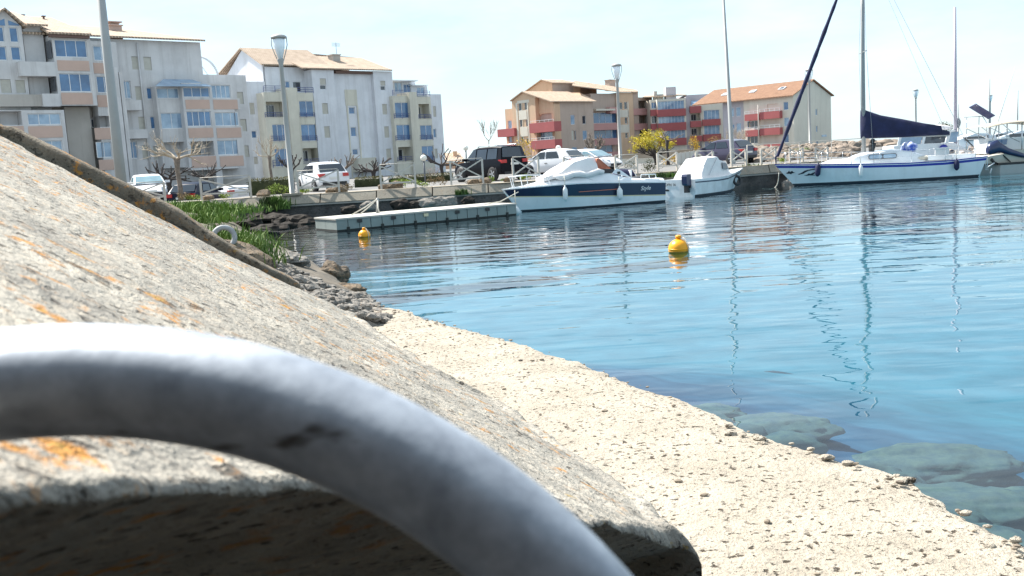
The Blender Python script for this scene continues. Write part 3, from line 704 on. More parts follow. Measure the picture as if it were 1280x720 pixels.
# ---- building 2: white block with blue railings
B = Bld('apartment_building', 'white apartment block with blue balcony railings and tiled roof left of centre', 417, 118, 43.2)
zt = B.z(405,88)
# tall white wall with the recessed stair strip
wa = [('shut',(399.5,98,407.8,106)),('win',(400,106.3,408,112),1,M_GLASSD),('shut',(402.3,129,410.6,142.5)),('shut',(405,158,413,172))]
ra = B.facade(.5, (389,86,417,88), wa, M_WHITE, 10, zt=zt)
wb = [('win',(436,134,444,142.5),1),('win',(438.3,159,446,170.5),1),('win',(440.6,186.4,448,193.5),1)]
rb = B.facade(0, (417,89,467,90), wb, M_WHITE, 10, zt=zt-.35)
wc = [('shut',(475.3,101,482,107)),('win',(475.6,107.3,482,113),1,M_GLASSD),('shut',(477.5,130,484.5,143)),('shut',(480,158,487,172)),('shut',(482.5,186,489.5,200))]
rc_ = B.facade(.5, (466,88,490,91), wc, M_WHITE, 10, zt=zt)
r = B.rect((430.5,112,447,132), .03); B.slab(r[0], r[2], r[1], r[3], .003, .06, M_CREAMW, 'stair_strip')
for x in (435.2, 448):
    uu = B.u(x,150,.05); B.slab(uu-.09, uu+.09, QZ, r[1]-.003, .003, .08, M_CREAMW, 'rib')
B.slab(rb[0]+.01, rb[2]-.01, zt-.34, zt-.02, -1, .45, M_EAVE, 'painted_eave_shadow')  # dark slab painted in for the shadow under the eave
r = B.rect((444,198,468,214), .6); B.slab(r[0], r[2], r[1], r[3], .003, 1.2, M_CREAMW, 'porch')
# beige balcony tower, right
wt = [('win',(493.3,128,512,147.5),2),('win',(495.3,156,514.5,175),2),('open',(497.5,184,516.5,200.5))]
rt = B.facade(1.2, (490.5,119,519,121), wt, M_CREAMW, 6, zt=B.z(503,120,1.2))
pu0, pu1 = B.u(511.5,117,1.6), B.u(521,117,1.6)
B.slab(pu0, pu1, QZ-.3, B.z(516,115,1.6), -1, 1.6, M_CREAMW, 'pier')
wt2 = [('open',(523,130,537.5,148)),('win',(525,156.5,541,174.5),2),('win',(527,182.5,543,201),2)]
rt2 = B.facade(1.0, (521,120,538,121.5), wt2, M_CREAMW, 6, zt=B.z(530,121,1.0))
for b, o in (((492.5,142,513.5,148),1.32),((494.5,169.5,515.5,175.5),1.32),((497,196,517,201),1.32),((523,143,539,148.5),1.12),((524.5,169,541.5,175),1.12),((526.5,195.5,543.5,201.5),1.12),((490.5,112.5,512,119.5),1.22),((521,113.5,537.5,120),1.05)):
    r = B.rect(b, o); B.railing(r[0], r[2], r[1], r[3], o, M_BLUER)
wd = [('shut',(541,133,545.5,146)),('win',(541.5,161,546,172),1),('shut',(543,186,547.5,198))]
B.facade(.2, (535,117.5,551,118), wd, M_WHITE, 9)
# penthouse, set back
B.facade(-2, (491,100,519,102), [('win',(493,103,503,115),2,M_GLASSL),('win',(504,105,514,116),2)], M_WHITE, 5)
B.facade(-2.2, (519,107,534,108), [('win',(521,109,531,117),2,M_GLASSL)], M_WHITE, 5)
r = B.rect((489,99.5,520,102.5), -1); B.slab(r[0], r[2], B.z(505,101.5,-1), B.z(505,100.3,-1), -7, -.6, M_FRAME, 'flat_roof')
r = B.rect((517,105,536,107), -1); B.slab(r[0], r[2], B.z(526,106.8,-1), B.z(526,105.8,-1), -7, -1.2, M_FRAME, 'flat_roof')
# left beige balconies
wl_ = [('win',(373.7,126,393,146),2),('win',(376,155.5,396.5,176),2),('open',(378,185.5,398,201))]
B.facade(1.2, (371,116,391,118), wl_, M_CREAMW, 6, zt=B.z(382,116,1.2))
pu0, pu1 = B.u(358.5,112,1.6), B.u(371.5,112,1.6)
B.slab(pu0, pu1, QZ-.3, B.z(365,109.5,1.6), -1, 1.6, M_CREAMW, 'pier')
wl2 = [('open',(332,127,358,146)),('win',(340,155.5,361,176),3,M_GLASS),('win',(343,186,364,207.5),3,M_GLASS)]
B.facade(1.2, (329,115,358,116), wl2, M_CREAMW, 6, zt=B.z(345,115.5,1.2))
for b, o in (((372.5,141,394,146.5),1.32),((375,170,397,176.5),1.32),((378,199,399,205),1.32),((331,140.5,358,146.5),1.32),((338,170,361,177),1.32),((341,200,364,208.5),1.32),((329,107,358,115),1.22),((371,109,392,116.5),1.22)):
    r = B.rect(b, o); B.railing(r[0], r[2], r[1], r[3], o, M_BLUER)
# set back top floor
B.facade(-1.2, (328,80,391,86), [('win',(352,101.5,363,113),2,M_GLASS),('win',(366,102,377,115),1,M_GLASSD)], M_WHITE, 8, zt=B.z(360,84,-1.2))
# low link wall to the left
B.facade(-.4, (306,101,331,103), [('shut',(311.5,128.5,319,143)),('win',(314.3,163.5,321.5,172.5),1),('shut',(317,196,323,205))], M_WHITE, 8)
# gable end and roof
gl = B.uz(328,82,-1.2); 
gz = B.z(320,70,-6)
mb = MB(); u_ = gl[0]-.02; zA = B.z(335,81,-1.2)
mb.prism([(u_,1.2,QZ),(u_,1.2,zA),(u_,5.5,zA+2.2),(u_,11.5,zA-1.4),(u_,11.5,QZ)], (.25,0,0)); B.mk(mb, 'gable_wall', M_WHITE)
uR = B.u(491,91,.9)
rf = B.roofsheet([(u_-.25,-.9,zA-.1),(u_+9.0,-.9,zA-.1),(u_+9.0,-5.6,zA+2.3),(u_-.25,-5.6,zA+2.3)], M_TILE)
zz = zt+.02; ua_ = B.u(389,86,.8)
B.roofsheet([(ua_-1.2,.85,zz),(uR,.85,zz),(uR,-5.6,zz+2.2),(ua_-1.2,-5.6,zz+2.35)], M_TILE)
B.roofsheet([(u_-.25,-5.6,zA+2.28),(uR,-5.6,zz+2.18),(uR,-12,zz-.3),(u_-.25,-12,zA-.3)], M_TILE)
cu, cz = B.uz(418.5,82,-3.6); cz += .35; mb = MB(); mb.box((cu-.6,3.0,cz-1.6),(cu+.5,4.1,cz+.85)); mb.box((cu-.7,2.9,cz+.85),(cu+.6,4.2,cz+.98)); B.mk(mb, 'chimney', M_TAUPE, rf)
mb = MB(); mb.tube([(cu,3,cz+.98),(cu,3,cz+2.4)], .03, 5)
for k in range(4): mb.bar((cu-.6,3,cz+2.3-.12*k),(cu+.6,3,cz+2.3-.12*k),.03)
B.mk(mb, 'aerial', M_DARKF, rf)

# ---- building 3: ochre block with red balconies
G = Bld('apartment_building', 'ochre apartment block with a white window strip on its gable and red balconies', 665, 165, -46.8)
base = (640,126,669,132)
wg = [('win',(647.8,128.8,652,138),1,M_GLASSD),('win',(655.2,127.2,659.4,137),1,M_GLASSD),('win',(649.3,149.6,653,158.5),1,M_GLASSD),('win',(657.2,149.5,661,157.8),1,M_GLASSD),('win',(650.5,170.5,654.4,178.5),1,M_GLASSD),('win',(658,173,661.8,180),1,M_GLASSD)]
ap = G.uz(654,115.5); ze = G.z(640,126.5)
G.facade(0, (639.5,126.5,669,131), wg, M_ORANGE, 14, zt=ze, gable=ap)
for b in ((647,126.5,648.2,190),(660.5,126.5,661.7,190)): pass
r = G.rect((646.5,126.2,661.6,128.0), 0); G.slab(r[0], r[2], r[1], r[3], .003, .05, M_PALE, 'window_strip')
for b in ((652.4,128,655,182),(646.6,128.4,647.7,182),(659.8,127.5,661.5,182)):
    r = G.rect(b, 0); G.slab(r[0], r[2], r[1], r[3]-.01, .003, .05, M_PALE, 'window_strip')
for b in ((648,138.6,659.6,149),(650,159,661,170)):
    r = G.rect(b, 0); uu0 = G.u(647.9,150,0); G.slab(r[0]+.1, r[2]-.1, r[1], r[3], .053, .075, M_PALE, 'window_strip')
G.facade(-1.2, (631,137,641,135), [('win',(634.5,151,640,160.5),1,M_GLASSL),('win',(635.5,170,640,178),1,M_GLASSL)], M_ORANGE, 9)
for b in ((621.5,162,643,170),(624,182,643,187)):
    r = G.rect(b, .6); G.slab(r[0], r[2], r[1], r[3], -1.15, .6, M_RED)
ws = [('open',(672,143,690,154)),('win',(671,165.5,691,176),3,M_GLASSL),('win',(672,186,692,196),3,M_GLASS)]
zc = G.z(690.5,127.5,-.8)
G.facade(-.8, (669.3,122,691.5,127), ws, M_ORANGE, 1.5, zt=zc)
for b in ((661.5,154.5,693,164),(663,176.4,694,185),(664,197,694,206)):
    r = G.rect(b, .9); G.slab(r[0], r[2], r[1], r[3], -.78, .9, M_RED)
for b in ((663,151.5,692,154.3),(664,173,693,176)):
    r = G.rect(b, .8); G.railing(r[0], r[2], r[1], r[3], .8, M_FRAME, 2, 1.0)
corner = G.o + G.U*G.u(691.7,150,-.8) + G.N*(-.8)
Bf = Bld('', '', 640 + corner.x/corner.y*F, corner.y, 43.2, root=G)
wf = [('win',(713,143.5,719,155.5),1,M_GLASSL),('win',(727.7,144.5,732.6,155),1,M_GLASSD),('shut',(714.2,163,718,175)),('win',(718,163,720.6,175),1,M_GLASSD),('win',(728.2,163.2,734.4,175),1,M_GLASSL),('win',(715,184,722,195),1,M_GLASSL),('win',(729.5,184,735,194.5),1,M_GLASSL)]
rr = Bf.facade(.01, (691.7,127.5,741,130), wf, M_OCHRE_SHADE, 8, zt=zc)
# roof over the gable: ridge runs back from the apex, right slope ends on the front eave
uE, zE = G.u(692.2,127.5,-.5), G.z(692.2,127.3,-.5); uW, zW = G.u(638.8,126.5), G.z(638.8,126.8)
LR = rr[2] + 1.1
G.roofsheet([(ap[0], .35, ap[1]+.03), (ap[0], -LR, ap[1]+.03), (uE, -LR, zE), (uE, .35, zE)], M_TILE)
G.roofsheet([(ap[0], .35, ap[1]+.03), (ap[0], -LR, ap[1]+.03), (uW, -LR, zW), (uW, .35, zW)], M_TILE)
mb = MB(); ug = G.u(669.3,125); ue_ = G.u(691.5,127,-.8); sl = (ap[1]-zE)/(uE-ap[0])
mb.prism([(ug,-.0,ze-.02),(ug,0,ap[1]-(ug-ap[0])*sl-.02),(ap[0]+.2,0,ap[1]-.1)], (0,6,0)); G.mk(mb, 'gable_infill', M_ORANGE)
mb = MB(); mb.prism([(ug+.01,.81,zc-2),(ug+.01,.81,ap[1]-(ug-ap[0])*sl-.03),(ue_,.81,zc+.0),(ue_,.81,zc-.3)], (0,1.4,0)); G.mk(mb, 'gable_infill', M_ORANGE)
# upper block behind, with lit gable
H = Bld('', '', 678, 176, -46.8, root=G)
q = [H.uz(*p_) for p_ in ((655,117),(677.5,100.5),(690,104))]
mb = MB(); mb.prism([(q[0][0],0,QZ),(q[0][0],0,q[0][1]),(q[1][0],0,q[1][1]),(q[2][0],0,q[2][1]),(q[2][0],0,QZ)], (0,7.2,0)); H.mk(mb, 'upper_wall', M_ORANGE)
hc = H.o + H.U*q[2][0]; Hf = Bld('', '', 640 + hc.x/hc.y*F, hc.y, 43.2, root=G)
hw = Hf.u(716.5,105)
rh2 = Hf.facade(-2, (716.5,105,746,114), [], M_OCHRE_SHADE, 6, zt=Hf.z(730,108.5,-2))
mb = MB(); mb.box((.02,-.02,QZ),(hw,5,q[2][1]-.02)); Hf.mk(mb, 'upper_wall', M_OCHRE_SHADE)
H.roofsheet([(q[1][0], .3, q[1][1]+.02), (q[1][0], -hw, q[1][1]+.02), (q[2][0]+.4, -hw, q[2][1]-.05), (q[2][0]+.4, .3, q[2][1]-.05)], M_TILE)
H.roofsheet([(q[1][0], .3, q[1][1]+.02), (q[1][0], -hw, q[1][1]+.02), (q[0][0]-.3, -hw, q[0][1]-.05), (q[0][0]-.3, .3, q[0][1]-.05)], M_TILE)
rf = G.root
cu, cz = Hf.uz(762,104,-5); mb = MB(); mb.box((cu-.9,4.3,cz-1.5),(cu+.9,5.4,cz+.5)); mb.box((cu-1,4.2,cz+.5),(cu+1,5.5,cz+.62)); Hf.mk(mb, 'chimney', M_OCHRE_SHADE, rf)
# right wing with pink balconies
Q = Bld('', '', 757, 176, 43.2, root=G)
wq = [('win',(741.5,141,772,153.5),4,M_GLASS),('win',(742,161.5,772.5,173),4,M_GLASS),('win',(742,181,766,190),3,M_GLASS)]
Q.facade(0, (738,116,773,118), wq, M_OCHRE_SHADE, 7, zt=Q.z(750,117))
for b in ((740.5,154.4,773.4,162),(741,173.6,773.8,180.8),(741,191,774,198)):
    r = Q.rect(b, .9); Q.slab(r[0], r[2], r[1], r[3], .003, .9, M_PINK)
r = Q.rect((741,136.5,765,139.5), .8); Q.slab(r[0], r[2], r[1]+.15, r[3], .003, 1.6, M_PALE, 'awning')
r = Q.rect((762,134,773,141.5), .9); Q.slab(r[0], r[2], r[1], r[3], .003, .9, M_PINK)
wq2 = [('win',(774,128,778.3,136.5),1,M_GLASSD),('win',(780.2,127.5,784.2,136.5),1,M_GLASSD),('win',(781,147,784.5,154.5),1,M_GLASSD),('win',(781.5,166,785,172.5),1,M_GLASSD)]
Q.facade(.6, (772.5,116,791,118), wq2, M_ORANGE, 7, zt=Q.z(782,115.8,.6))
for b in ((772.8,137.5,785.8,146.5),(773.5,127,774,172),(785.2,127,786,172),(773.2,156,786,165.5)):
    r = Q.rect(b, .6); Q.slab(r[0], r[2], r[1], r[3], .603, .64, M_PALE, 'window_strip')
r = Q.rect((786,114,797,116), .6); Q.facade(.3, (791,115,797.5,116), [], M_OCHRE_SHADE, 7)
wq3 = [('open',(792.5,126,813,135)),('open',(792.5,144.5,813.5,154)),('win',(793,163,814,172),3,M_GLASSD)]
Q.facade(-.4, (791,121,815,122.5), wq3, M_OCHRE_SHADE, 7)
for b in ((791.5,135.8,814.2,143.4),(792,154.6,814.6,162),(793,173,815,180)):
    r = Q.rect(b, .5); Q.slab(r[0], r[2], r[1], r[3], -.39, .5, M_PINK)
Q.roofsheet([(Q.u(715,108,.5),.5,Q.z(715,107.5,.5)),(Q.u(774,116,.9),.9,Q.z(774,115.6,.9)),(Q.u(798,116.5,.9),.9,Q.z(798,115.6,.9)),(Q.u(795,114,-6),-6,Q.z(795,113,-6)),(Q.u(718,101,-6),-6,Q.z(718,102,-6))], M_TILE)

# ---- building 4: glazed block with dark red bands in the middle
B = Bld('apartment_building', 'glazed apartment block with dark red balcony bands behind the yellow tree', 835, 182, 5)
wm = [('win',(822,127,855.5,137),8,M_GLASSL),('win',(823,144.8,856,154),8,M_GLASSL),('win',(824,163,857,173.5),7,M_GLASSL)]
B.facade(.6, (821,124.5,857,122.5), wm, M_PALE, 8)
for b in ((821,137.4,857,144.4),(822,154.5,857.5,162.3),(823,174,858,181)):
    r = B.rect(b, .6); B.slab(r[0], r[2], r[1], r[3], .603, .9, M_RED)
wm = [('win',(814,128,820.5,135.5),2,M_GLASS),('win',(814.5,145.5,820.8,154),2,M_GLASSD)]
B.facade(-.3, (812.5,125,821,124.5), wm, M_PALE, 8)
for b in ((813.5,137.4,821,144.6),(814,154.8,821.5,162.3)):
    r = B.rect(b, .3); B.slab(r[0], r[2], r[1], r[3], -.297, .3, M_RED)
B.facade(0, (857,121,863,121), [], M_LILAC, 8)
wm = [('open',(863.5,141.5,876,150.5)),('open',(864,159,877,169)),('win',(865,177,878,186),2,M_GLASSD)]
B.facade(.3, (863,132,877,131), wm, M_PALE, 8)
for b in ((862.5,133,876.6,140.8),(863.3,151.5,877,158.5),(864,170,878,176.5)):
    r = B.rect(b, .8); B.slab(r[0], r[2], r[1], r[3], .303, .8, M_RED)
r = B.rect((863,126,876,132.5), 0); mb = MB(); mb.prism([(r[0],-.2,r[1]),(r[2],-.2,r[1]),(r[2],1.0,r[3]),(r[0]+.5,1.0,r[3])], (0,.05,.05)); B.mk(mb, 'glass_lean_to', M_GLASSL)
wm = [('win',(879.5,138,899.5,149),4,M_GLASSL),('win',(880,157,900,167.5),4,M_GLASSL),('win',(881,177,900,186),3,M_GLASS)]
B.facade(.3, (877.3,130,903,127.5), wm, M_PALE, 8)
for b in ((878,149.6,901,156.2),(879,168.3,901.5,175.5)):
    r = B.rect(b, .6); B.slab(r[0], r[2], r[1], r[3], .303, .6, M_RED)
B.facade(-1.5, (857,121,905,117), [], M_LILAC, 8, zt=B.z(875,118,-1.5))
cu, cz = B.uz(838.2,124,-2); rb4 = B.roofsheet([(B.u(802,124,-2),-1.2,B.z(815,122,-2)),(B.u(857,122,-2),-1.2,B.z(815,122,-2)),(B.u(852,122,-2),-7,B.z(815,118,-2)),(B.u(815,122,-2),-7,B.z(815,118,-2))], M_TILE)
mb = MB(); mb.box((cu-.95,1.5,cz-1),(cu+.95,3.0,cz+2.2)); B.mk(mb, 'chimney', M_LILAC, rb4)
mb = MB(); mb.box((B.u(817,118,-2),1.8,cz-1),(B.u(829,118,-2),2.6,cz+1.0)); mb.box((B.u(818,112,-2)-.1,1.9,cz+1.0),(B.u(821,112,-2),2.5,cz+1.6)); B.mk(mb, 'chimney', M_TAUPE, rb4)

# ---- building 5: cream block with orange roof
B = Bld('apartment_building', 'cream apartment block with a steep orange tiled roof right of centre', 904, 165, -46.8)
ulast = B.u(991,150); zE = B.z(991,118)
wl_ = [('win',(912.5,135,917.5,145.5),1,M_GLASSL),('win',(919.5,134,926,145),1,M_GLASSL),('win',(913.5,155.5,918,164),1),('win',(920,154,926.5,165),1,M_GLASSL),('win',(922,175.5,927.5,183),1,M_GLASSL)]
zL = B.z(920,126.5)
B.facade(0, (903.5,128,936,124), wl_, M_LILAC, 10, zt=zL)
wr = [('win',(979,127.6,985.3,137.2),1,M_GLASS),('win',(979.6,147,986.3,157.5),1,M_GLASSL),('win',(980,168,986,178),1,M_GLASS),('open',(959,130.5,973,139)),('open',(949.5,149.5,973.3,158.5)),('open',(950.3,169,973.5,177.5)),('win',(933.5,151.5,947.5,160),3,M_GLASSD),('win',(933.5,170.5,947.3,179),3,M_GLASSD)]
B.facade(.4, (936,122,991.3,118), wr, M_PALE, 1.5, zt=zL)
for b in ((930.7,143.5,947.2,150),(949.2,140.5,974.4,147.5),(931.2,163.3,947.5,170),(949.6,161,974.8,168),(951,181,975.5,186.5)):
    r = B.rect(b, 1.3); B.slab(r[0], r[2], r[1], r[3], .403, 1.3, M_RED)
for b in ((930.7,139.5,947.2,143),(949.2,136.5,974.4,140),(931.2,159.5,947.5,163),(949.6,157,974.8,160.5)):
    r = B.rect(b, 1.25); B.railing(r[0], r[2], r[1], r[3], 1.25, M_FRAME, 2, .9)
g = MB(); uu = B.u(948,150,1.4); g.tube([(uu,-1.4,QZ),(uu,-1.4,B.z(948,131,1.4))], .08, 8); B.mk(g, 'post', M_TAUPE)
corner = B.o + B.U*B.u(991.3,150,.4) + B.N*.4
Gf = Bld('', '', 640 + corner.x/corner.y*F, corner.y, 43.2, root=B)
ug = Gf.u(1038.5,118); gap = Gf.uz(1015,100.5)
wg = [('win',(1019,109.2,1022,117.5),1,M_GLASS),('win',(1019.4,136,1022,144),1,M_GLASSL),('win',(1020,157.3,1022.5,165),1,M_GLASSL),('win',(1020.2,176,1022.8,183.5),1,M_GLASS)]
Gf.facade(.01, (991.3,118,1038.5,118), wg, M_PALE, 9, zt=zL, gable=(gap[0], max(gap[1], zL+2.4)))
az_ = max(gap[1], zL+2.4)
mb = MB(); r = Gf.rect((1027,168.5,1033,170.8), .02); mb.box((r[0],-.06,r[1]),(r[2],-.015,r[3])); Gf.mk(mb, 'wall_sign', M_GLASSL)
# roof: ridge runs back along the facade direction
L = 18.6
rf = Gf.roofsheet([(gap[0], .35, az_+.02), (gap[0], -L, az_+.02), (-.55, -L, zL-.12), (-.55, .35, zL-.12)], M_TILE_O)
Gf.roofsheet([(gap[0], .35, az_+.02), (gap[0], -L, az_+.02), (ug+.5, -L, zL-.12), (ug+.5, .35, zL-.12)], M_TILE_O)
for k, (x, y) in enumerate(((924.5,116.5),(951.5,114),(976,111))):
    tt = 3.5 + 5.4*(2-k); f0 = .52; uu = lerp(Vector((-.5,0,0)), Vector((gap[0],0,0)), f0).x; z_ = zL-.12 + (az_-zL+.14)*f0
    mb = MB(); sl = math.atan2(az_-zL+.14, gap[0]+.5)
    M_ = Matrix.Translation((uu, tt, z_+.2)) @ Matrix.Rotation(-sl, 4, 'Y'); mb.box((-.55,-.5,-.05),(.55,.5,.12), 0, M_); s_ = Gf.mk(mb, 'skylight', M_FRAME, rf)
    mb = MB(); mb.box((-.42,-.38,.12),(.42,.38,.135), 0, M_); Gf.mk(mb, 'pane', M_GLASSD if k == 2 else M_GLASSL, s_)
# far ochre house glimpsed between block 2 and the black car
B = Bld('house', 'small distant ochre house with a tiled roof beside the black car', 562, 190, 10)
B.facade(0, (553,203,580,202), [('win',(563,206,566,210),1,M_GLASSD)], M_ORANGE, 8)
z_ = B.z(566,202)
rf = B.roofsheet([(B.u(552,203),.5,z_),(B.u(581,202),.5,z_),(B.u(578,202),-4,z_+1.6),(B.u(555,202),-4,z_+1.6)], M_TILE)
mb = MB(); cu = B.u(571,200); mb.box((cu-.4,2,z_+.3),(cu+.4,3,z_+2.0)); B.mk(mb, 'chimney', M_ORANGE, rf)
# ---------------------------------------------------------------- boats
M_GEL = mat('white_gelcoat', (.72,.74,.76), .25, var=.06, scale=1.5, spec=.5, coat=.3, streak=.25)
M_GELW = mat('worn_white_gelcoat', (.66,.69,.71), .4, var=.14, scale=2.2, spec=.4, streak=.5)
M_NAVY = mat('navy_gelcoat', (.011,.022,.058), .3, var=.2, scale=1.2, coat=.3)
M_ROYAL = mat('royal_blue_stripe', (.02,.03,.30), .3)
M_ANTI = mat('dark_antifouling', (.015,.02,.03), .7)
M_CREAM = mat('cream_stripe', (.60,.52,.34), .4)
M_CANVAS = mat('white_canvas', (.74,.71,.70), .9, var=.06, scale=3, bump=.4, bscale=6)
M_ORCAN = mat('orange_canvas', (.62,.20,.12), .9, var=.15, scale=3, bump=.4, bscale=6)
M_NAVYCAN = mat('navy_canvas', (.010,.014,.055), .85, var=.3, scale=3, bump=.6, bscale=7)
M_STEEL = mat('stainless_steel', (.62,.63,.65), .25, metal=.9)
M_ALU = mat('aluminium_mast', (.27,.28,.28), .55, metal=.0)
M_BLACK = mat('black_rubber', (.015,.015,.017), .6)
M_FENDER = mat('white_fender', (.68,.70,.70), .45, var=.08, scale=9)
M_OUTB = mat('navy_engine_cowl', (.012,.022,.075), .3, coat=.3)
M_ROPE = mat('pale_rope', (.58,.54,.46), .9)
M_BIMINI = mat('beige_canvas', (.50,.43,.34), .9)
M_GREYT = mat('grey_boat_rubber', (.36,.37,.36), .6, var=.08, scale=2)
def boat_root(name, label, cat, stern, bow_dir, half, group=None):
    """stern: near waterline corner of the transom; bow_dir: direction; half: distance from the near side to the centre line"""
    a = math.atan2(bow_dir.y, bow_dir.x); n = Vector((-math.sin(a), math.cos(a), 0))     # port
    s = 1 if n.y < 0 else -1                                                              # near side = port if it faces the camera
    c = Vector((stern.x, stern.y, 0)) - n*s*half
    return thing(name, label, cat, c, a, group), s
def hull(parent, st, mats, rowfracs, rowm, deckm, name='hull', n_under=3):
    """st: list of (x, half_deck, z_deck, half_wl, keel_z, stripes...) ; side rows at given z fractions (functions of station)"""
    mb = MB(); rings = []; 
    for s_ in st:
        x, hd, zd, hw, zk, xr = s_
        side = []
        for f in rowfracs:      # f in 0..1 from waterline to deck (list of z via callable or fraction)
            z = f(x)*1.0 if callable(f) else f*zd
            t = max(0, min(1, z/zd)); h = hw + (hd-hw)*(t**.8); side.append((h, z))
        under = [(hw*.97, -.08), (hw*.6, zk*.75), (.0, zk)]
        pts = [(-h, z) for h, z in side[::-1]] + [(-h, z) for h, z in under[:2]] + [(0, zk)] + [(h, z) for h, z in under[1::-1]] + [(h, z) for h, z in side]
        # bow rake: shift x with z
        rings.append([Vector((x + xr*(z/zd if z > 0 else 0), h, z)) for h, z in pts])
    n = len(rowfracs); rm = list(rowm)
    row = [rm[n-2-k] for k in range(n-1)] + [rm[-1]]*2 + [rm[-1]]*4 + rm[:n-1] + [0]
    npts = len(rings[0]); row = ([rm[n-2-k] for k in range(n-1)] + [len(mats)-1]*6 + [rm[k] for k in range(n-1)] + [deckm])[:npts]
    mb.loft(rings, True, True, True, 0, True, row)
    o = mb.build(name, mats, parent)
    m = o.modifiers.new('edges', 'EDGE_SPLIT'); m.split_angle = rad(40)
    return o
def fender(label, p, L=.55, r=.11, m=None, group='fenders hanging on the boats', tilt=0):
    f = thing('fender', label, 'fender', p, 0, group)
    mb = MB(); mb.lathe([(0,-L/2),(r*.5,-L/2+.03),(r,-L/2+.12),(r,L/2-.12),(r*.5,L/2-.03),(r*.25,L/2),(r*.25,L/2+.05),(0,L/2+.06)], 14)
    o = mb.build('body', m or M_FENDER, f); o.rotation_euler = (0, tilt, 0)
    mb = MB(); mb.tube([(0,0,L/2+.04),(.0,.06,L/2+.25),(0,.14,L/2+.42)], .014, 6); mb.build('line', M_ROPE, f); return f
def text_mesh(name, body, size, M, m, parent, shear=0.0, ext=.004):
    c = bpy.data.curves.new(name, 'FONT'); c.body = body; c.size = size; c.extrude = ext; c.shear = shear; c.align_x = 'CENTER'; c.align_y = 'CENTER'
    t = bpy.data.objects.new(name, c); COL.objects.link(t); dg = bpy.context.evaluated_depsgraph_get()
    me = bpy.data.meshes.new_from_object(t.evaluated_get(dg)); bpy.data.objects.remove(t)
    me.transform(M); me.materials.clear(); me.materials.append(m)
    o = bpy.data.objects.new(name, me); COL.objects.link(o); o.parent = parent; return o
def side_M(x, y, z, s, tilt=0.0):
    """frame for flat lettering on the near side (s=+1 port): text x runs toward the stern seen from outside"""
    return Matrix(((-s, 0, 0, x), (0, math.sin(tilt)*s*-1, s, y), (0, 1, math.sin(tilt), z), (0,0,0,1))) if s > 0 else Matrix(((1,0,0,x),(0,0,-1,y),(0,1,0,z),(0,0,0,1)))

# ---- motor boat, navy and white
st_ = at_z(832, 252, 0); bw = at_z(664, 265.5, 0); d = (bw - st_).normalized(); LW = (bw - st_).length
R_, s = boat_root('motorboat', 'white motorboat with a broad navy band and white canvas over its windscreen', 'motorboat', st_, d, 1.02)
def zt_(x): return .78 + .20*min(1, x/3.5) + (-.04*max(0, x-4.5) if x > 4.5 else 0)
def zb_(x): return .30 + .052*x + .02*max(0, x-4)
stn = []
for x, hd, hw in ((0,1.1,1.0),(1,1.14,1.02),(2,1.16,1.02),(3,1.14,.97),(3.8,1.05,.84),(4.5,.90,.62),(5.1,.68,.38),(5.55,.42,.17),(LW,.12,.03)):
    stn.append((x, hd, zt_(x)+.04, hw, -.35 if x < 5 else -.18, .78*max(0, (x-3)/(LW-3))**2))
hull(R_, stn, [M_GEL, M_NAVY, M_CREAM, M_ANTI], [lambda x: .0, lambda x: .07, lambda x: zb_(x)-.045, zb_, zt_, lambda x: zt_(x)+.04], [3,0,2,1,0], 0)
# deck and coaming moulding
mb = MB(); rings = []
for x, h, z0, zt2, ht in ((0.02,1.05,.8,.98,.9),(.9,1.06,.86,1.02,.92),(1.8,1.06,.92,1.12,.9),(2.5,1.05,.96,1.34,.86),(3.0,1.03,.98,1.42,.80),(3.6,.96,1.0,1.42,.62),(4.2,.85,1.0,1.36,.50),(4.8,.68,.98,1.24,.36),(5.4,.44,.96,1.10,.2),(6.05,.2,.93,.99,.08),(6.55,.04,.90,.93,.02)):
    rings.append([Vector((x, -h, z0)), Vector((x, -h*.98, z0+.09)), Vector((x, -ht, zt2)), Vector((x, 0, zt2+.04)), Vector((x, ht, zt2)), Vector((x, h*.98, z0+.09)), Vector((x, h, z0))])
mb.loft(rings, True, True, True, smooth=False); mb.build('deck', M_GEL, R_)
mb = MB(); mb.box((.25,-.62,1.0),(2.2,.62,1.09)); mb.build('cockpit_shade_slab', M_BLACK, R_)  # black slab standing in for the dark inside of the open cockpit
# canvas over the windscreen
mb = MB(); rings = []
for x, z0, z1, h0, h1 in ((2.95,1.38,1.98,.86,.62),(3.3,1.36,2.0,.84,.64),(3.9,1.34,1.86,.80,.60),(4.5,1.32,1.62,.66,.5),(5.0,1.2,1.36,.5,.38),(5.2,1.15,1.2,.42,.3)):
    rings.append([Vector((x, -h0, z0)), Vector((x, -h0*.97, z0+.16)), Vector((x, -h1, z1)), Vector((x, 0, z1+.05)), Vector((x, h1, z1)), Vector((x, h0*.97, z0+.16)), Vector((x, h0, z0))])
mb.loft(rings, True, True, True, smooth=False); mb.build('windscreen_canvas', M_CANVAS, R_)
mb = MB(); pts = []
for k in range(9): pts.append(Vector((2.75+.26*k, s*(.93-.018*k*k*.3), 1.40+.05*math.sin(k*1.7)-.012*k)))
mb.tube(pts, [.07,.12,.13,.11,.13,.12,.14,.12,.06], 10); mb.build('rolled_canvas', M_CANVAS, R_)
mb = MB(); mb.prism([(2.28,-.72,1.50),(2.97,-.74,1.52),(2.97,-.6,1.93),(2.9,-.55,1.96)], (0,1.3,0)); mb.v = [(v[0], v[1]+.08, v[2]) for v in mb.v]; mb.build('orange_canopy', M_ORCAN, R_)
mb = MB(); mb.prism([(2.35,s*.89,1.33),(2.95,s*.9,1.36),(2.95,s*.84,1.53),(2.2,s*.84,1.48)], (0,-s*.06,0)); mb.build('canopy_gap_shade', M_BLACK, R_)  # black panel painted as the dark gap below the canopy
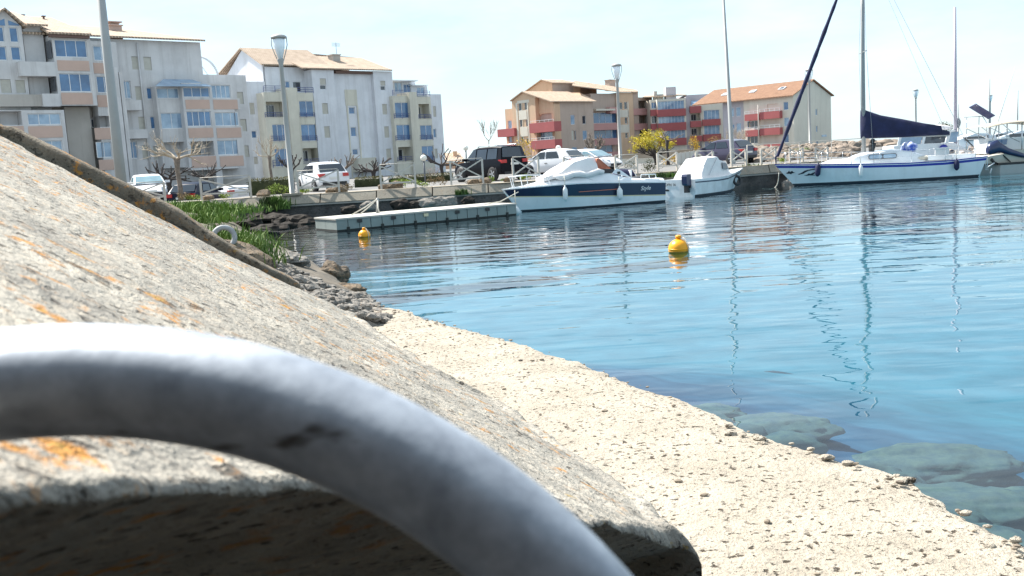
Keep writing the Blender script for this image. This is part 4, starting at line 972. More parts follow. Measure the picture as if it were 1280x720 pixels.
mb = MB(); mb.prism([(1.5,s*.9,1.09),(2.35,s*.9,1.33),(2.15,s*.86,1.50),(1.95,s*.86,1.42)], (0,-s*.04,0)); mb.build('screen_side', M_GEL, R_)
mb = MB(); mb.box((2.0,s*.88 if s<0 else s*.88,1.26),(2.12,s*.915 if s>0 else s*.915+.001,1.36)) if False else mb.box((2.0,min(s*.87,s*.925),1.27),(2.12,max(s*.87,s*.925),1.37)); mb.build('vent', M_BLACK, R_)
# bow pulpit
mb = MB()
for q in (-1, 1):
    mb.tube([(5.0,q*.62,1.05),(5.15,q*.58,1.42),(5.9,q*.36,1.45),(6.5,q*.08,1.42)], .02, 7); mb.tube([(5.85,q*.3,1.0),(5.9,q*.36,1.45)], .016, 6); mb.tube([(6.35,q*.1,.95),(6.45,q*.1,1.43)], .016, 6)
    mb.tube([(3.2,q*.98,1.06),(3.9,q*.85,1.42),(4.05,q*.82,1.42)], .012, 6)
mb.tube([(6.5,-.08,1.42),(6.55,0,1.42),(6.5,.08,1.42)], .02, 7); mb.build('pulpit', M_GELW, R_)
# engine and stern rail
mb = MB(); mb.loft([[Vector((x, h*math.cos(t), 1.12+zz*max(0,math.sin(t)))) for t in [math.pi*k/8 for k in range(9)]] for x, h, zz in ((.95,.26,.15),(1.05,.34,.30),(1.5,.36,.34),(1.75,.32,.30),(1.85,.2,.12))], True); mb.build('engine_cover', M_NAVYCAN, R_)
mb = MB(); mb.box((1.18,-.385,1.08),(1.25,.385,1.40)); mb.box((1.62,-.37,1.08),(1.66,.37,1.36)); mb.build('seat_trim', M_GEL, R_)
for q in (-1,1):
    mb = MB(); mb.tube([(.3,q*.85,.98),(.34,q*.85,1.16),(1.0,q*.85,1.18),(1.04,q*.85,1.0)], .022, 7); mb.tube([(.62,q*.85,1.0),(.64,q*.85,1.17)], .018, 6); mb.build('stern_rail', M_GEL, R_)
text_mesh('boat_name', 'Style', .24, side_M(.98, s*1.128, .62, s), M_GEL, R_, .35)
mb = MB(); mb.box((2.1,min(s*1.13,s*1.139),.66),(4.0,max(s*1.13,s*1.139),.68)); o = mb.build('pinstripe', M_ORCAN, R_); o.location = (0, 0, 0)
hx = R_.matrix_basis.copy()
def on(Rt, v): return Rt.matrix_basis @ Vector(v)
fender('white fender on the navy band near the bow of the motorboat', on(R_, (4.55, s*1.02, .62)), .6, .10)
fender('white fender amidships on the navy band of the motorboat', on(R_, (2.25, s*1.28, .48)), .52, .12)
# white mooring buoy at the bow, ropes
f = thing('mooring_buoy', 'small white buoy hanging under the bow of the motorboat', 'buoy', at_y(645, 264, 37.8))
mb = MB(); mb.lathe([(0,-.17),(.10,-.13),(.15,-.02),(.14,.07),(.08,.16),(.03,.19),(.03,.24),(0,.25)], 16); mb.build('float', M_FENDER, f)
mb = MB(); mb.tube([Vector((0,0,.22)), Vector((0,.1,.8))], .018, 6); mb.build('line', M_ROPE, f)

# ---- small white cabin boat seen from its quarter
c0 = at_z(834, 248.5, 0); c1 = at_z(870, 246, 0); bwp = at_z(944, 237.5, 0)
d = (bwp - c1); d.z = 0; L2 = d.length*1.06; d.normalize(); half = 0.86
a = math.atan2(d.y, d.x) + rad(6); nrm = Vector((-math.sin(a), math.cos(a), 0))      # port = away (left/up), starboard faces camera
R_ = thing('cabin_boat', 'small worn white cabin boat with a navy outboard on its transom', 'boat', c1 + nrm*half, a)
s = -1
stn = []
for t, hd, hw in ((0,.86,.80),(.2,.92,.84),(.4,.94,.82),(.6,.86,.70),(.75,.70,.48),(.88,.44,.22),(.96,.2,.07),(1,.06,.02)):
    x = t*L2; zd = .74 + .30*max(0, t-.55)/.45 + .04*(1-t); stn.append((x, hd, zd, hw, -.25, 1.0*max(0,(t-.5)*2)**2))
zdk = lambda x: .78 + .30*max(0, x/L2-.55)/.45 - .04*(x/L2)
hull(R_, stn, [M_GELW, M_NAVY, M_GEL, M_ANTI], [0, lambda x: .09, lambda x: zdk(x)-.17, lambda x: zdk(x)-.11, lambda x: zdk(x)-.001], [3,0,1,2], 2)
mb = MB(); rings = []
for t, z1, h0, h1 in ((.16,.86,.78,.7),(.19,1.05,.74,.66),(.27,1.42,.72,.58),(.33,1.66,.70,.54),(.52,1.68,.70,.54),(.56,1.52,.70,.55),(.70,1.42,.62,.48),(.78,1.05,.52,.40),(.8,.95,.50,.38)):
    x = t*L2; z0 = zdk(x)-.03
    rings.append([Vector((x,-h0,z0)), Vector((x,-h1,z1)), Vector((x,0,z1+.06)), Vector((x,h1,z1)), Vector((x,h0,z0))])
mb.loft(rings, True, True, True, smooth=False); mb.build('cabin', M_CANVAS, R_)
mb = MB(); x0, x1 = .57*L2, .70*L2
mb.prism([(x0,-.668,1.12),(x0+.05,-.60,1.40),(x1-.12,-.56,1.36),(x1+.02,-.60,1.08)], (0,-.02,0)); mb.build('cabin_window', M_GLASSD, R_)
mb = MB()
for sq in (-1, 1): mb.tube([(.5*L2,sq*.56,1.62),(.3*L2,sq*.72,.9)], .012, 5)
mb.tube([(.1*L2,-.3,.8),(.27*L2,-.62,1.4)], .012, 5); mb.build('cover_lines', M_STEEL, R_)
mb = MB(); mb.box((-.03,.55,.33),(-.005,.72,.36)); mb.box((-.025,.50,.28),(-.004,.70,.34)); mb.build('fitting', M_BLACK, R_)
# outboard
mb = MB(); mb.loft([[Vector((x*w, y, z)) for x, y in ((-.34,-.13),(-.02,-.16),(-.02,.16),(-.34,.13))] for z, w in ((.52,.8),(.6,1),(.92,1.05),(1.02,.9))], True, smooth=False); e = mb.build('outboard_engine', M_OUTB, R_); e.location = (-.04,-.52,0)
mb = MB(); mb.box((-.24,-.09,.2),(-.05,.09,.52)); mb.box((-.1,-.12,.4),(.06,.12,.55)); mb.build('engine_leg', M_BLACK, e)
text_mesh('registration', 'DFN 16', .17, Matrix(((0,0,-1,-.012),(-1,0,0,.42),(0,1,0,.56),(0,0,0,1))), M_BLACK, R_)
mb = MB(); cpt = Vector((.90*L2, -.50, .52))
o = ring_mesh(Vector((0,0,0)), .20, .065, Vector((1,0,0)), Vector((0,.15,1)).normalized(), 28, 10).build('tyre_fender', M_BLACK, loc=on(R_, (.86*L2, -.62, .5)))
o.rotation_euler = (0,0,a-.35); tag(o, 'black tyre hung as a fender at the bow of the small cabin boat', 'tyre')
# tall tapering pole behind the cabin boat
p = thing('tall_pole', 'tall tapering grey pole rising behind the small cabin boat', 'pole', at_z(916, 205.5, QZ+.06))
top = at_y(901, -60, p.location.y); mb = MB(); mb.tube([(0,0,0), (0,0,.05), top - p.location], [.16,.135,.05], 12); mb.build('shaft', M_ALU, p)
mb = MB(); mb.lathe([(.22,0),(.22,.04),(0,.05)], 12); mb.build('base_plate', M_ALU, p)

# ---- white and blue sailing yacht
st_ = at_z(1228, 221.0, 0); bw = at_z(997, 233.2, 0); d = (bw - st_); d.z = 0; LW = d.length; d.normalize()
R_, s = boat_root('sailing_yacht', 'white sailing yacht with a royal blue stripe, navy boom cover and black dolphin emblem', 'sailing yacht', st_, d, 1.2)
zd_ = lambda x: .86 + .26*(max(0, x/LW-.35)/.65)**1.6 + .10*max(0, .15-x/LW)/.15
stn = []
for t, hd, hw in ((0,.85,.62),(.06,1.0,.86),(.2,1.26,1.12),(.4,1.38,1.22),(.6,1.26,1.02),(.75,1.0,.70),(.87,.62,.34),(.95,.30,.12),(1,.07,.02)):
    x = t*LW; stn.append((x, hd, zd_(x), hw, -.4, .95*max(0,(t-.6)/.4)**1.5 - .35*max(0,(.08-t)/.08)))
hull(R_, stn, [M_GEL, M_ROYAL, M_GEL, M_ANTI], [0, lambda x: .10, lambda x: zd_(x)*.5, lambda x: zd_(x)-.20, lambda x: zd_(x)-.09, lambda x: zd_(x)-.055, lambda x: zd_(x)-.0], [3,0,0,1,0,1], 2)
yh = lambda x: s*(1.38*max(.05, 1-((x/LW-.4)/.62)**2) if x > .4*LW else s*0+1.38)
zk = 0.0
mb = MB(); rings = []
for t, z1, h0, h1 in ((.30,1.18,.82,.76),(.36,1.40,.84,.74),(.46,1.50,.84,.72),(.60,1.42,.78,.66),(.66,1.30,.70,.60),(.70,1.14,.62,.54),(.80,1.12,.42,.36),(.84,1.0,.36,.3)):
    x = t*LW; z0 = zd_(x)-.04; rings.append([Vector((x,-h0,z0)), Vector((x,-h1,z1-.05)), Vector((x,-h1*.8,z1)), Vector((x,0,z1+.05)), Vector((x,h1*.8,z1)), Vector((x,h1,z1-.05)), Vector((x,h0,z0))])
mb.loft(rings, True, True, True, smooth=False); cb = mb.build('cabin', M_GEL, R_)
def rrect(x0, x1, z0, z1, r, n=5):
    pts = []
    for cx, cz, a0 in ((x1-r,z1-r,0),(x0+r,z1-r,90),(x0+r,z0+r,180),(x1-r,z0+r,270)):
        for k in range(n+1): t = rad(a0+90*k/n); pts.append((cx+r*math.cos(t), cz+r*math.sin(t)))
    return pts
wx0, wx1 = .445*LW, .60*LW
mb = MB(); mb.prism([(x, s*.80, z) for x, z in rrect(wx0, wx1, 1.10, 1.33, .09)], (0,s*.05,0)); wfm = mb.build('cabin_window', M_DARKF, R_)
mid = (wx0+wx1)/2
for x0, x1 in ((wx0+.04, mid-.03), (mid+.03, wx1-.04)):
    mb = MB(); mb.prism([(x, s*.846, z) for x, z in rrect(x0, x1, 1.13, 1.30, .07)], (0,s*.012,0)); mb.build('pane', M_GLASSL, wfm)
# mast, boom, stays
mx_ = .605*LW; H_ = 11.6
M_LINES = mat('rigging_wire', (.30,.31,.33), .5)
mb = MB(); mb.tube([(mx_,0,1.38),(mx_,0,6),(mx_-.05,0,H_)], [.105,.10,.085], 12); ms = mb.build('mast', M_ALU, R_); 
mb = MB(); mb.bar((mx_,-.85,6.25),(mx_,.85,6.25),.05,.03); mb.build('spreader', M_ALU, ms)
bx1 = at_y(1189, 172, st_.y+1.0)
mb = MB(); mb.tube([(mx_-.1,0,2.16),(.14*LW,0,2.05)], .06, 10); bm_ = mb.build('boom', M_ALU, R_)
mb = MB(); rings = []
prof = [(mx_+.14,2.12,3.45,.13),(mx_-.1,2.10,3.48,.26),(mx_-.8,2.08,3.22,.24),(mx_-1.8,2.06,2.95,.22),(mx_-2.8,2.05,2.68,.19),(mx_-3.6,2.04,2.50,.17),(.19*LW,2.03,2.37,.14),(.135*LW,2.03,2.22,.08)]
for i, (x, z0, z1, w) in enumerate(prof):
    rg = []
    for k in range(16):
        t = 2*math.pi*k/16; c_, s_ = math.cos(t), math.sin(t); rr = 1 + .10*noise.noise(Vector((x*2.2, c_*2, s_*2)))
        rg.append(Vector((x, w*c_*rr*(1-.55*max(0,s_)), (z0+z1)/2 + (z1-z0)/2*s_*rr)))
    rings.append(rg)
mb.loft(rings, True, True, True); mb.build('boom_cover', M_NAVYCAN, R_)
fx = LW + .86; fz = zd_(LW)
mb = MB()
pts = [Vector((fx, 0, fz)), Vector((fx,0,fz+.35))]; nn = 26
for k in range(nn+1): pts.append(lerp(Vector((fx-.1,0,fz+.4)), Vector((mx_+.3,0,H_-.6)), k/nn))
mb.tube(pts, [.02,.05]+[.075+.028*math.sin(k*2.1)*.5+.02*(1 if 2<k<18 else 0) for k in range(nn+1)], 9); mb.build('furled_genoa', M_NAVYCAN, R_)
for q in (-1, 1):
    mb = MB(); mb.tube([(mx_-.2,q*1.3,zd_(mx_)),(mx_,q*.85,6.25),(mx_-.05,0,H_-.2)], .009, 5); mb.build('shroud', M_LINES, R_)
mb = MB(); mb.tube([(.02,0,.95),(mx_-.05,0,H_)], .009, 5); mb.build('backstay', M_LINES, R_)
mb = MB(); mb.tube([(.15*LW,0,2.1),(mx_-.05,0,H_-.05)], .006, 5); mb.build('topping_lift', M_LINES, R_)
# pulpit, stanchions, lifelines
mb = MB(); 
for q in (-1, 1):
    ps = []
    for t in (.99,.93,.82,.70,.55,.38,.20,.04):
        x = t*LW; h = q*(1.30 if t < .5 else 1.30*(1-((t-.5)/.52)**2*.97)); z = zd_(x); ps.append(Vector((x+.5*max(0,(t-.8)/.2), h, z)))
        mb.tube([ps[-1], ps[-1]+Vector((0,0,.55))], .012, 6)
    mb.tube([p_+Vector((0,0,.55)) for p_ in ps], .008, 5); mb.tube([p_+Vector((0,0,.30)) for p_ in ps], .006, 5)
mb.tube([(LW+.45,-.12,fz+.55),(LW+.75,0,fz+.56),(LW+.45,.12,fz+.55)], .014, 6)
mb.build('guard_rail', M_STEEL, R_)
# cockpit clutter
mb = MB(); mb.blob((.36*LW,s*.1,1.55),(.34,.62,.34),.3,5,3,smooth=True); 
spr = mat('blue_white_sprayhood', (.70,.74,.80), .8, col2=(.03,.08,.42), scale=3.2, detail=2); mb.build('spray_hood', spr, R_)
mb = MB(); mb.box((.17*LW,s*1.02-.03,1.12),(.245*LW,s*1.02+.03,1.42)); mb.box((.16*LW,s*1.05-.04,1.42),(.252*LW,s*1.05+.04,1.47)); mb.build('dodger', M_CANVAS, R_)
mb = MB(); mb.blob((.30*LW,s*.75,1.05),(.30,.2,.10),.4,9,2); mb.build('coiled_ropes', M_ROPE, R_)
mb = MB(); mb.box((.02*LW,-.75,.86),(.14*LW,.75,1.1)); mb.box((.15*LW,-.95,.9),(.28*LW,.95,1.10)); mb.build('cockpit_coaming', M_GEL, R_)
# dolphin emblem: flat dark shapes on the bow side
M_EMB = mat('black_emblem', (.02,.02,.03), .5)
def hull_y(x, z):
    t = x/LW
    T = [(s_[0], s_[1], s_[3], s_[2]) for s_ in stn]
    for i in range(len(T)-1):
        xa = T[i][0] + stn[i][5]*z/T[i][3]; xb = T[i+1][0] + stn[i+1][5]*z/T[i+1][3]
        if xa <= x <= xb:
            f = (x-xa)/(xb-xa); hd = lerp(T[i][1],T[i+1][1],f); hw = lerp(T[i][2],T[i+1][2],f); zd = lerp(T[i][3],T[i+1][3],f); return hw + (hd-hw)*(z/zd)**.8
    return .1
def decal(name, poly, m, parent):
    mb = MB(); n = len(poly); a = [Vector((x, s*(hull_y(x,z)+.004), z)) for x, z in poly]; b = [Vector((x, s*(hull_y(x,z)+.012), z)) for x, z in poly]
    mb.add(a+b, [tuple(range(n)), tuple(range(n,2*n))] + [(i,(i+1)%n,n+(i+1)%n,n+i) for i in range(n)]); return mb.build(name, m, parent)
bx = LW*1.0
def EM(u, v): return (bx + .42 - u, .42 + v)      # u metres aft from near the stem, v up
shapes = [[(.02,.20),(.12,.26),(.16,.33),(.20,.25),(.30,.31),(.36,.24),(.44,.22),(.36,.19),(.28,.17),(.26,.13),(.20,.17),(.08,.17)],
          [(.56,.13),(.70,.17),(.86,.28),(1.00,.32),(1.30,.36),(1.50,.40),(1.34,.32),(1.05,.27),(.94,.22),(.82,.14),(.62,.10)],
          [(.84,.06),(.98,.08),(1.08,.15),(1.12,.10),(1.24,.16),(1.45,.26),(1.60,.34),(1.46,.22),(1.26,.08),(1.40,.02),(1.1,.04),(.96,.03)]]
er = MB().build('emblem', M_EMB, R_)
for sh in shapes: 
    o = decal('dolphin', [EM(u, v+.02) for u, v in sh], M_EMB, er)
fender('navy fender by the dolphin emblem on the bow of the yacht', on(R_, (.88*LW, s*.86, .72)), .62, .13, M_NAVYCAN, tilt=.1)
fender('white fender amidships on the blue striped yacht', on(R_, (.655*LW, s*1.40, .58)), .62, .10)
fender('short navy fender near the stern of the yacht', on(R_, (.14*LW, s*1.32, .62)), .52, .12, M_NAVYCAN)
p_ = thing('dark_bundle', 'small black bundle sitting at the foot of the yacht mast', 'bundle', on(R_, (mx_-.32, s*.25, 1.44)))
mb = MB(); mb.blob((0,0,.2),(.17,.15,.26),.25,4,3,smooth=True); mb.blob((.05,0,.52),(.11,.10,.13),.2,8,3,smooth=True); mb.blob((.12,0,.35),(.1,.1,.1),.2,8,2,smooth=True); mb.build('cloth', M_BLACK, p_)
# stern ladder / vane gear
mb = MB()
for q in (-.25, .05): mb.tube([(-.45,q+s*.3,1.0),(-.52,q+s*.3,.25)], .018, 6)
for z in (.3,.5,.7): mb.tube([(-.50,-.25+s*.3,z),(-.50,.05+s*.3,z)], .015, 6)
mb.build('stern_ladder', M_GELW, R_)

# ---- white motor cruiser behind the yacht
c_ = at_z(1127, 214, 0); c_ = Vector(((1127-640)/F*54, 54, 0))
R_ = thing('motor_cruiser', 'white motor cruiser with a windowed wheelhouse behind the sailing yacht', 'motor cruiser', c_, rad(-6))
mb = MB(); mb.loft([[Vector((x,-h,-.1)),Vector((x,-h*1.05,z)),Vector((x,h*1.05,z)),Vector((x,h,-.1))] for x, h, z in ((-.6,1.2,.95),(1.0,1.35,1.0),(3.2,1.3,1.1),(4.6,.8,1.2),(5.6,.1,1.3))], True, smooth=False); mb.build('hull', M_GEL, R_)
mb = MB(); mb.loft([[Vector((x,-1.1,.9)),Vector((x+.05,-1.08,z)),Vector((x+.05,1.08,z)),Vector((x,1.1,.9))] for x, z in ((-.5,1.62),(.2,1.66),(2.6,1.62),(3.2,1.3))], True, smooth=False); mb.build('cabin', M_GEL, R_)
mb = MB(); y = -1.0
mb.box((-.25,-1.05,2.20),(2.75,1.05,2.28)); 
for x in (-.28,.98,2.25): mb.prism([(x+.0,-1.04,1.60),(x+.14,-1.04,1.60),(x+.3,-1.0,2.22),(x+.16,-1.0,2.22)],(0,.06,0))
wh = mb.build('wheelhouse', M_GEL, R_)
for k, (x0, x1, g) in enumerate(((-.14,.96,M_GLASSL),(1.14,2.2,M_GLASSD),(2.42,2.8,M_GLASSL))):
    mb = MB(); mb.prism([(x0,-1.0,1.65),(x1,-1.0,1.65),(x1+.14,-.97,2.19),(x0+.14,-.97,2.19)],(0,.02,0)); mb.build('side_window', g, R_)
mb = MB(); mb.blob((1.6,0,2.42),(1.3,.8,.22),.2,3,3,smooth=True); mb.build('roof_canvas', M_CANVAS, R_)
mb = MB(); mb.lathe([(.0,0),(.22,0),(.24,.05),(.0,.08)], 12, (0,0,0)); o = mb.build('hull_badge', M_ROYAL, R_); o.rotation_euler = (rad(90),0,0); o.location = (2.1,-1.12,1.32)
# ---- dark yacht with steel arch between them
c_ = Vector(((1213-640)/F*52, 52, 0))
R_ = thing('sailing_boat', 'sailing boat with a tall violet grey mast and steel stern arch at the far right', 'sailing boat', c_, rad(95))
mb = MB(); mb.loft([[Vector((x,-h*.85,-.1)),Vector((x,-h,.75)),Vector((x,h,.75)),Vector((x,h*.85,-.1))] for x, h in ((-1.2,.85),(1,1.1),(4,1.1),(6,.5),(7,.05))], True, smooth=False); mb.build('hull', M_GELW, R_)
mb = MB(); mb.box((.2,-.7,.74),(3.5,.7,1.25)); mb.build('cabin', M_GEL, R_)
mb = MB(); tp = at_y(1208.5, 8, 53) - c_; mb.tube([(1.0,0,.75),(1.0,0.05,tp.z)], [.10,.07], 10); mt = mb.build('mast', mat('violet_grey_mast', (.42,.38,.44), .5), R_)
mb = MB(); 
for q in (-.55, .55):
    mb.tube([(-1.0,q,.75),(-1.0,q,2.55),(-.8,q*.8,2.9)], .022, 6); mb.tube([(-.2,q,.75),(-.3,q,2.9),(-.8,q*.8,2.9)], .02, 6)
mb.tube([(-1,-.55,1.75),(-1,.55,1.75)], .02, 6); mb.tube([(-.8,-.44,2.9),(-.8,.44,2.9)], .02, 6); mb.build('stern_arch', M_STEEL, R_)
mb = MB(); M_ = Matrix.Translation((-.9,-.35,3.15)) @ Matrix.Rotation(rad(32),4,'X') @ Matrix.Rotation(rad(20),4,'Y'); mb.box((-.25,-.62,-.02),(.25,.62,.02),0,M_); mb.build('solar_panel', mat('solar_cells', (.05,.05,.14), .15, spec=.9), R_)
M_GEAR = mat('mixed_deck_gear', (.50,.42,.36), .8, col2=(.04,.05,.08), scale=3, detail=1)
for k in range(9):
    mb = MB(); mb.blob((random.uniform(-1.1,.3), random.uniform(-.8,.8), .9+random.uniform(0,.45)),(.16,.16,.14),.4,k,2); mb.build('deck_gear', M_GEAR, R_)
mb = MB(); mb.tube([(-1.2,-.2,.9),(-1.3,.9,1.9)], .03, 6); mb.tube([(-1.1,.5,.8),(-1.2,-.6,1.5)], .025, 6); mb.build('boat_hook', M_BLACK, R_)

# ---- open boat with bimini and tilted outboard at the right edge
st_ = at_z(1246, 217.5, 0)
R_ = thing('motorboat', 'grey open motorboat with a beige sun canopy and tilted navy outboard at the right edge', 'motorboat', st_ + Vector((0,1.1,0)), rad(8))
mb = MB(); mb.loft([[Vector((x,-1.1,-.1)),Vector((x,-1.15,.42)),Vector((x,1.15,.42)),Vector((x,1.1,-.1))] for x in (0,5)], True, smooth=False); mb.build('hull', M_GREYT, R_)
mb = MB(); mb.loft([[Vector((x,-1.16,.425)),Vector((x,-1.17,.53)),Vector((x,1.17,.53)),Vector((x,1.16,.425))] for x in (-.02,5)], True, smooth=False); mb.build('rubbing_strake', M_BLACK, R_)
mb = MB(); mb.loft([[Vector((x,-.95,.53)),Vector((x,-1.0,z)),Vector((x,1.0,z)),Vector((x,.95,.53))] for x, z in ((-.75,.85),(.4,.98),(1.2,1.12),(5,1.15))], True, smooth=False); mb.build('topsides', mat('beige_grey_topsides', (.46,.44,.38), .6, var=.1, scale=2), R_)
mb = MB(); mb.box((.0,-.1,1.0),(4.5,1.0,1.72)); cn = mb.build('console', M_GEL, R_)
mb = MB(); mb.prism([(.12,-.115,1.36),(1.05,-.115,1.40),(1.1,-.115,1.68),(.05,-.115,1.62)],(0,.012,0)); mb.build('window', M_GLASS, cn)
mb = MB(); rings = []
for k in range(9):
    t = k/8; x = -.5 + 4.6*t; z = 2.35 + .22*math.sin(math.pi*min(1,t*1.1+.08)); rings.append([Vector((x,-1.0,z-.08)),Vector((x,0,z)),Vector((x,1.0,z-.08)),Vector((x,1.0,z-.11)),Vector((x,0,z-.04)),Vector((x,-1.0,z-.11))])
mb.loft(rings, True); mb.build('sun_canopy', M_BIMINI, R_)
mb = MB()
for x in (1.32,1.78):
    for q in (-.9,.9): mb.tube([(x,q,1.0),(x,q,2.45)], .028, 6)
for q in (-.9,.9): mb.tube([(1.2,q,1.5),(-.45,q,2.3)], .018, 6); mb.tube([(.9,q,1.9),(.2,q,2.48)], .018, 6)
mb.build('canopy_frame', M_STEEL, R_)
mb = MB(); mb.tube([(.15,-.3,1.72),(1.35,-.3,5.2)], [.03,.015], 6); mb.build('aerial', M_GELW, R_)
mb = MB(); mb.loft([[Vector((x, w*math.cos(t), z+h*math.sin(t))) for t in [2*math.pi*k/10 for k in range(10)]] for x, z, w, h in ((-.62,1.10,.12,.16),(-.5,1.16,.2,.30),(-.1,1.27,.21,.34),(.08,1.20,.16,.26),(.5,1.0,.12,.17),(1.2,.78,.09,.12),(1.6,.66,.06,.08))], True); e = mb.build('outboard_engine', M_OUTB, R_); e.location = (0,-1.0,.08)
mb = MB(); mb.tube([(-.4,-1,.75),(-.2,-.95,.55),(.0,-.9,.5)], .07, 6); mb.tube([(.25,-1.0,.9),(.6,-1.05,.55)], .03, 6); mb.build('engine_bracket', M_BLACK, R_)
mb = MB(); mb.tube([(-.3,-1.1,.55),(-.75,-1.2,.35)], .03, 6); mb.tube([(-.45,-1.1,.3),(-.5,-1.1,.05)], .03, 6); mb.build('steering_arm', M_GELW, R_)
# ---------------------------------------------------------------- quay furniture, cars, plants
def quay_y(x):
    for (x0, y0), (x1, y1) in zip(quay_line, quay_line[1:]):
        if x0 <= x <= x1: return y0 + (y1-y0)*(x-x0)/(x1-x0)
    return quay_line[-1][1] if x > 0 else quay_line[0][1]
def qpos(px, dy, z=QZ+.03):
    y = 47.0
    for _ in range(6):
        p = at_y(px, 225, y); y = quay_y(p.x) + dy
    p = at_y(px, 225, y)
    # follow the leaning vertical: correct px for the base height
    b = at_z(px, 225, z) ; k = ray(px, 225)
    return Vector((p.x, y, z))
M_RAIL = mat('beige_painted_steel', (.50,.46,.41), .5, var=.08, scale=3)
nth = ['first','second','third','fourth','fifth','sixth','seventh','eighth','ninth','tenth','eleventh','twelfth','thirteenth','fourteenth']
panels = [(150,204,.95),(250,312,1.0),(372,423,1.05),(476,519,1.12),(564,604,1.15),(642,674,1.1),(706,738,1.0),(770,797,.9),(823,847,.92),(871,892,.85),(915,933,.85),(952,970,.8),(988,1004,.75),(1020,1035,.72)]
where = ['in front of the white car at the far left','in front of the dark car','beside the street lamp and white hatchback','in front of the white balcony block and globe lamp','in front of the black off road car','behind the bow of the navy motorboat','behind the windscreen canvas of the motorboat','beside the lamp behind the motorboat','in front of the yellow tree','in front of the white fence panels','behind the small cabin boat in front of the purple car','above the gap between cabin boat and yacht','just behind the furled sail of the yacht','rightmost, by the mast foot of the yacht']
for k, (a, b, h) in enumerate(panels):
    A, Bp = qpos(a, .55), qpos(b, .55); L = (Bp-A).length; rz = math.atan2(Bp.y-A.y, Bp.x-A.x)
    r = thing('barrier', 'beige metal crossed barrier ' + where[k], 'barrier', A, rz, 'crossed metal barriers along the quay')
    mb = MB(); mb.box((-.045,-.045,0),(.045,.045,h)); mb.build('post', M_RAIL, r)
    mb = MB(); mb.box((L-.045,-.045,0),(L+.045,.045,h)); mb.build('post', M_RAIL, r)
    mb = MB(); mb.bar((.045,0,.27),(L-.045,0,.27),.05,.07); mb.build('lower_rail', M_RAIL, r)
    mb = MB(); mb.tube([(.0,0,h+.04),(L,0,h+.04)],.02,6); mb.build('top_rail', M_RAIL, r)
    mb = MB(); mb.bar((.05,.012,h-.05),(L-.05,.012,.31),.03,.06); mb.build('brace', M_RAIL, r)
    mb = MB(); mb.bar((.05,-.025,.31),(L-.05,-.025,h-.05),.03,.06); mb.build('brace', M_RAIL, r)
# thin continuous hand rail along the right part
r = thing('handrail', 'thin pale handrail running behind the yacht bow and the furled sail', 'handrail')
mb = MB(); pr = [qpos(x, 1.0) for x in (935,965,1000,1040,1080)]
mb.tube([p + Vector((0,0,1.05)) for p in pr], .022, 6); mb.build('rail', M_RAIL, r)
for p in pr: mb = MB(); mb.tube([p, p+Vector((0,0,1.05))], .022, 6); mb.build('post', M_RAIL, r)

# ---- lamps
M_LAMPP = mat('grey_lamp_post', (.33,.33,.32), .5, var=.08, scale=2)
M_LAMPG = mat('clear_lamp_glass', (.80,.86,.92), .1, spec=.8)
M_GLOBE = mat('opal_globe', (.80,.78,.70), .3)
def lantern_lamp(label, base, H, k=1.0, rz=0):
    """post with a flared collar, clear tapered lantern held by two bowed arms, flat cap"""
    t = thing('street_lamp', label, 'street lamp', base, rz, 'lantern street lamps')
    mb = MB(); mb.lathe([(.20*k,0),(.20*k,.05),(.13*k,.06),(.115*k,H*.5),(.095*k,H-1.35*k),(.17*k,H-1.12*k),(.17*k,H-1.08*k),(0,H-1.07*k)], 14); mb.build('post', M_LAMPP, t)
    mb = MB(); mb.lathe([(.11*k,H-1.07*k),(.24*k,H-.55*k),(.27*k,H-.22*k),(.24*k,H-.16*k),(0,H-.15*k)], 14); mb.build('glass', M_LAMPG, t)
    mb = MB(); mb.lathe([(0,H-.15*k),(.36*k,H-.15*k),(.38*k,H-.10*k),(.30*k,H-.02*k),(.14*k,H+.04*k),(0,H+.05*k)], 16); mb.build('cap', M_LAMPP, t)
    for s_ in (-1, 1):
        mb = MB(); mb.tube([(s_*.14*k,0,H-1.12*k),(s_*.26*k,0,H-.8*k),(s_*.36*k,0,H-.45*k),(s_*.35*k,0,H-.12*k)], .022*k, 6); mb.build('arm', M_LAMPP, t)
    return t
lp = qpos(364, .55); ltop = at_y(347, 44, lp.y).z - lp.z
L0 = lantern_lamp('grey lantern street lamp on the quay edge between the two white apartment blocks', lp, ltop, 1.0)
mb = MB(); mb.box((-.42,-.35,-.03),(.42,.35,.07)); mb.build('plinth', cop, L0)
for px, y, ty, lab in ((775.5,82,80,'lantern street lamp rising in front of the ochre block behind the motorboat'),(1013,128,86.5,'lantern street lamp in front of the gable of the orange roofed block'),(1145,190,112,'slim lantern street lamp alone in the sky behind the yacht boom'),(1237.5,260,119,'tiny far lantern street lamp left of the beige sun canopy')):
    b = at_y(px, 195, y); b = Vector((b.x, y, QZ)); H = at_y(px-4, ty, y).z - QZ
    lantern_lamp(lab, b, H, {82:1.15,128:1.35,190:1.4,260:1.5}[y])
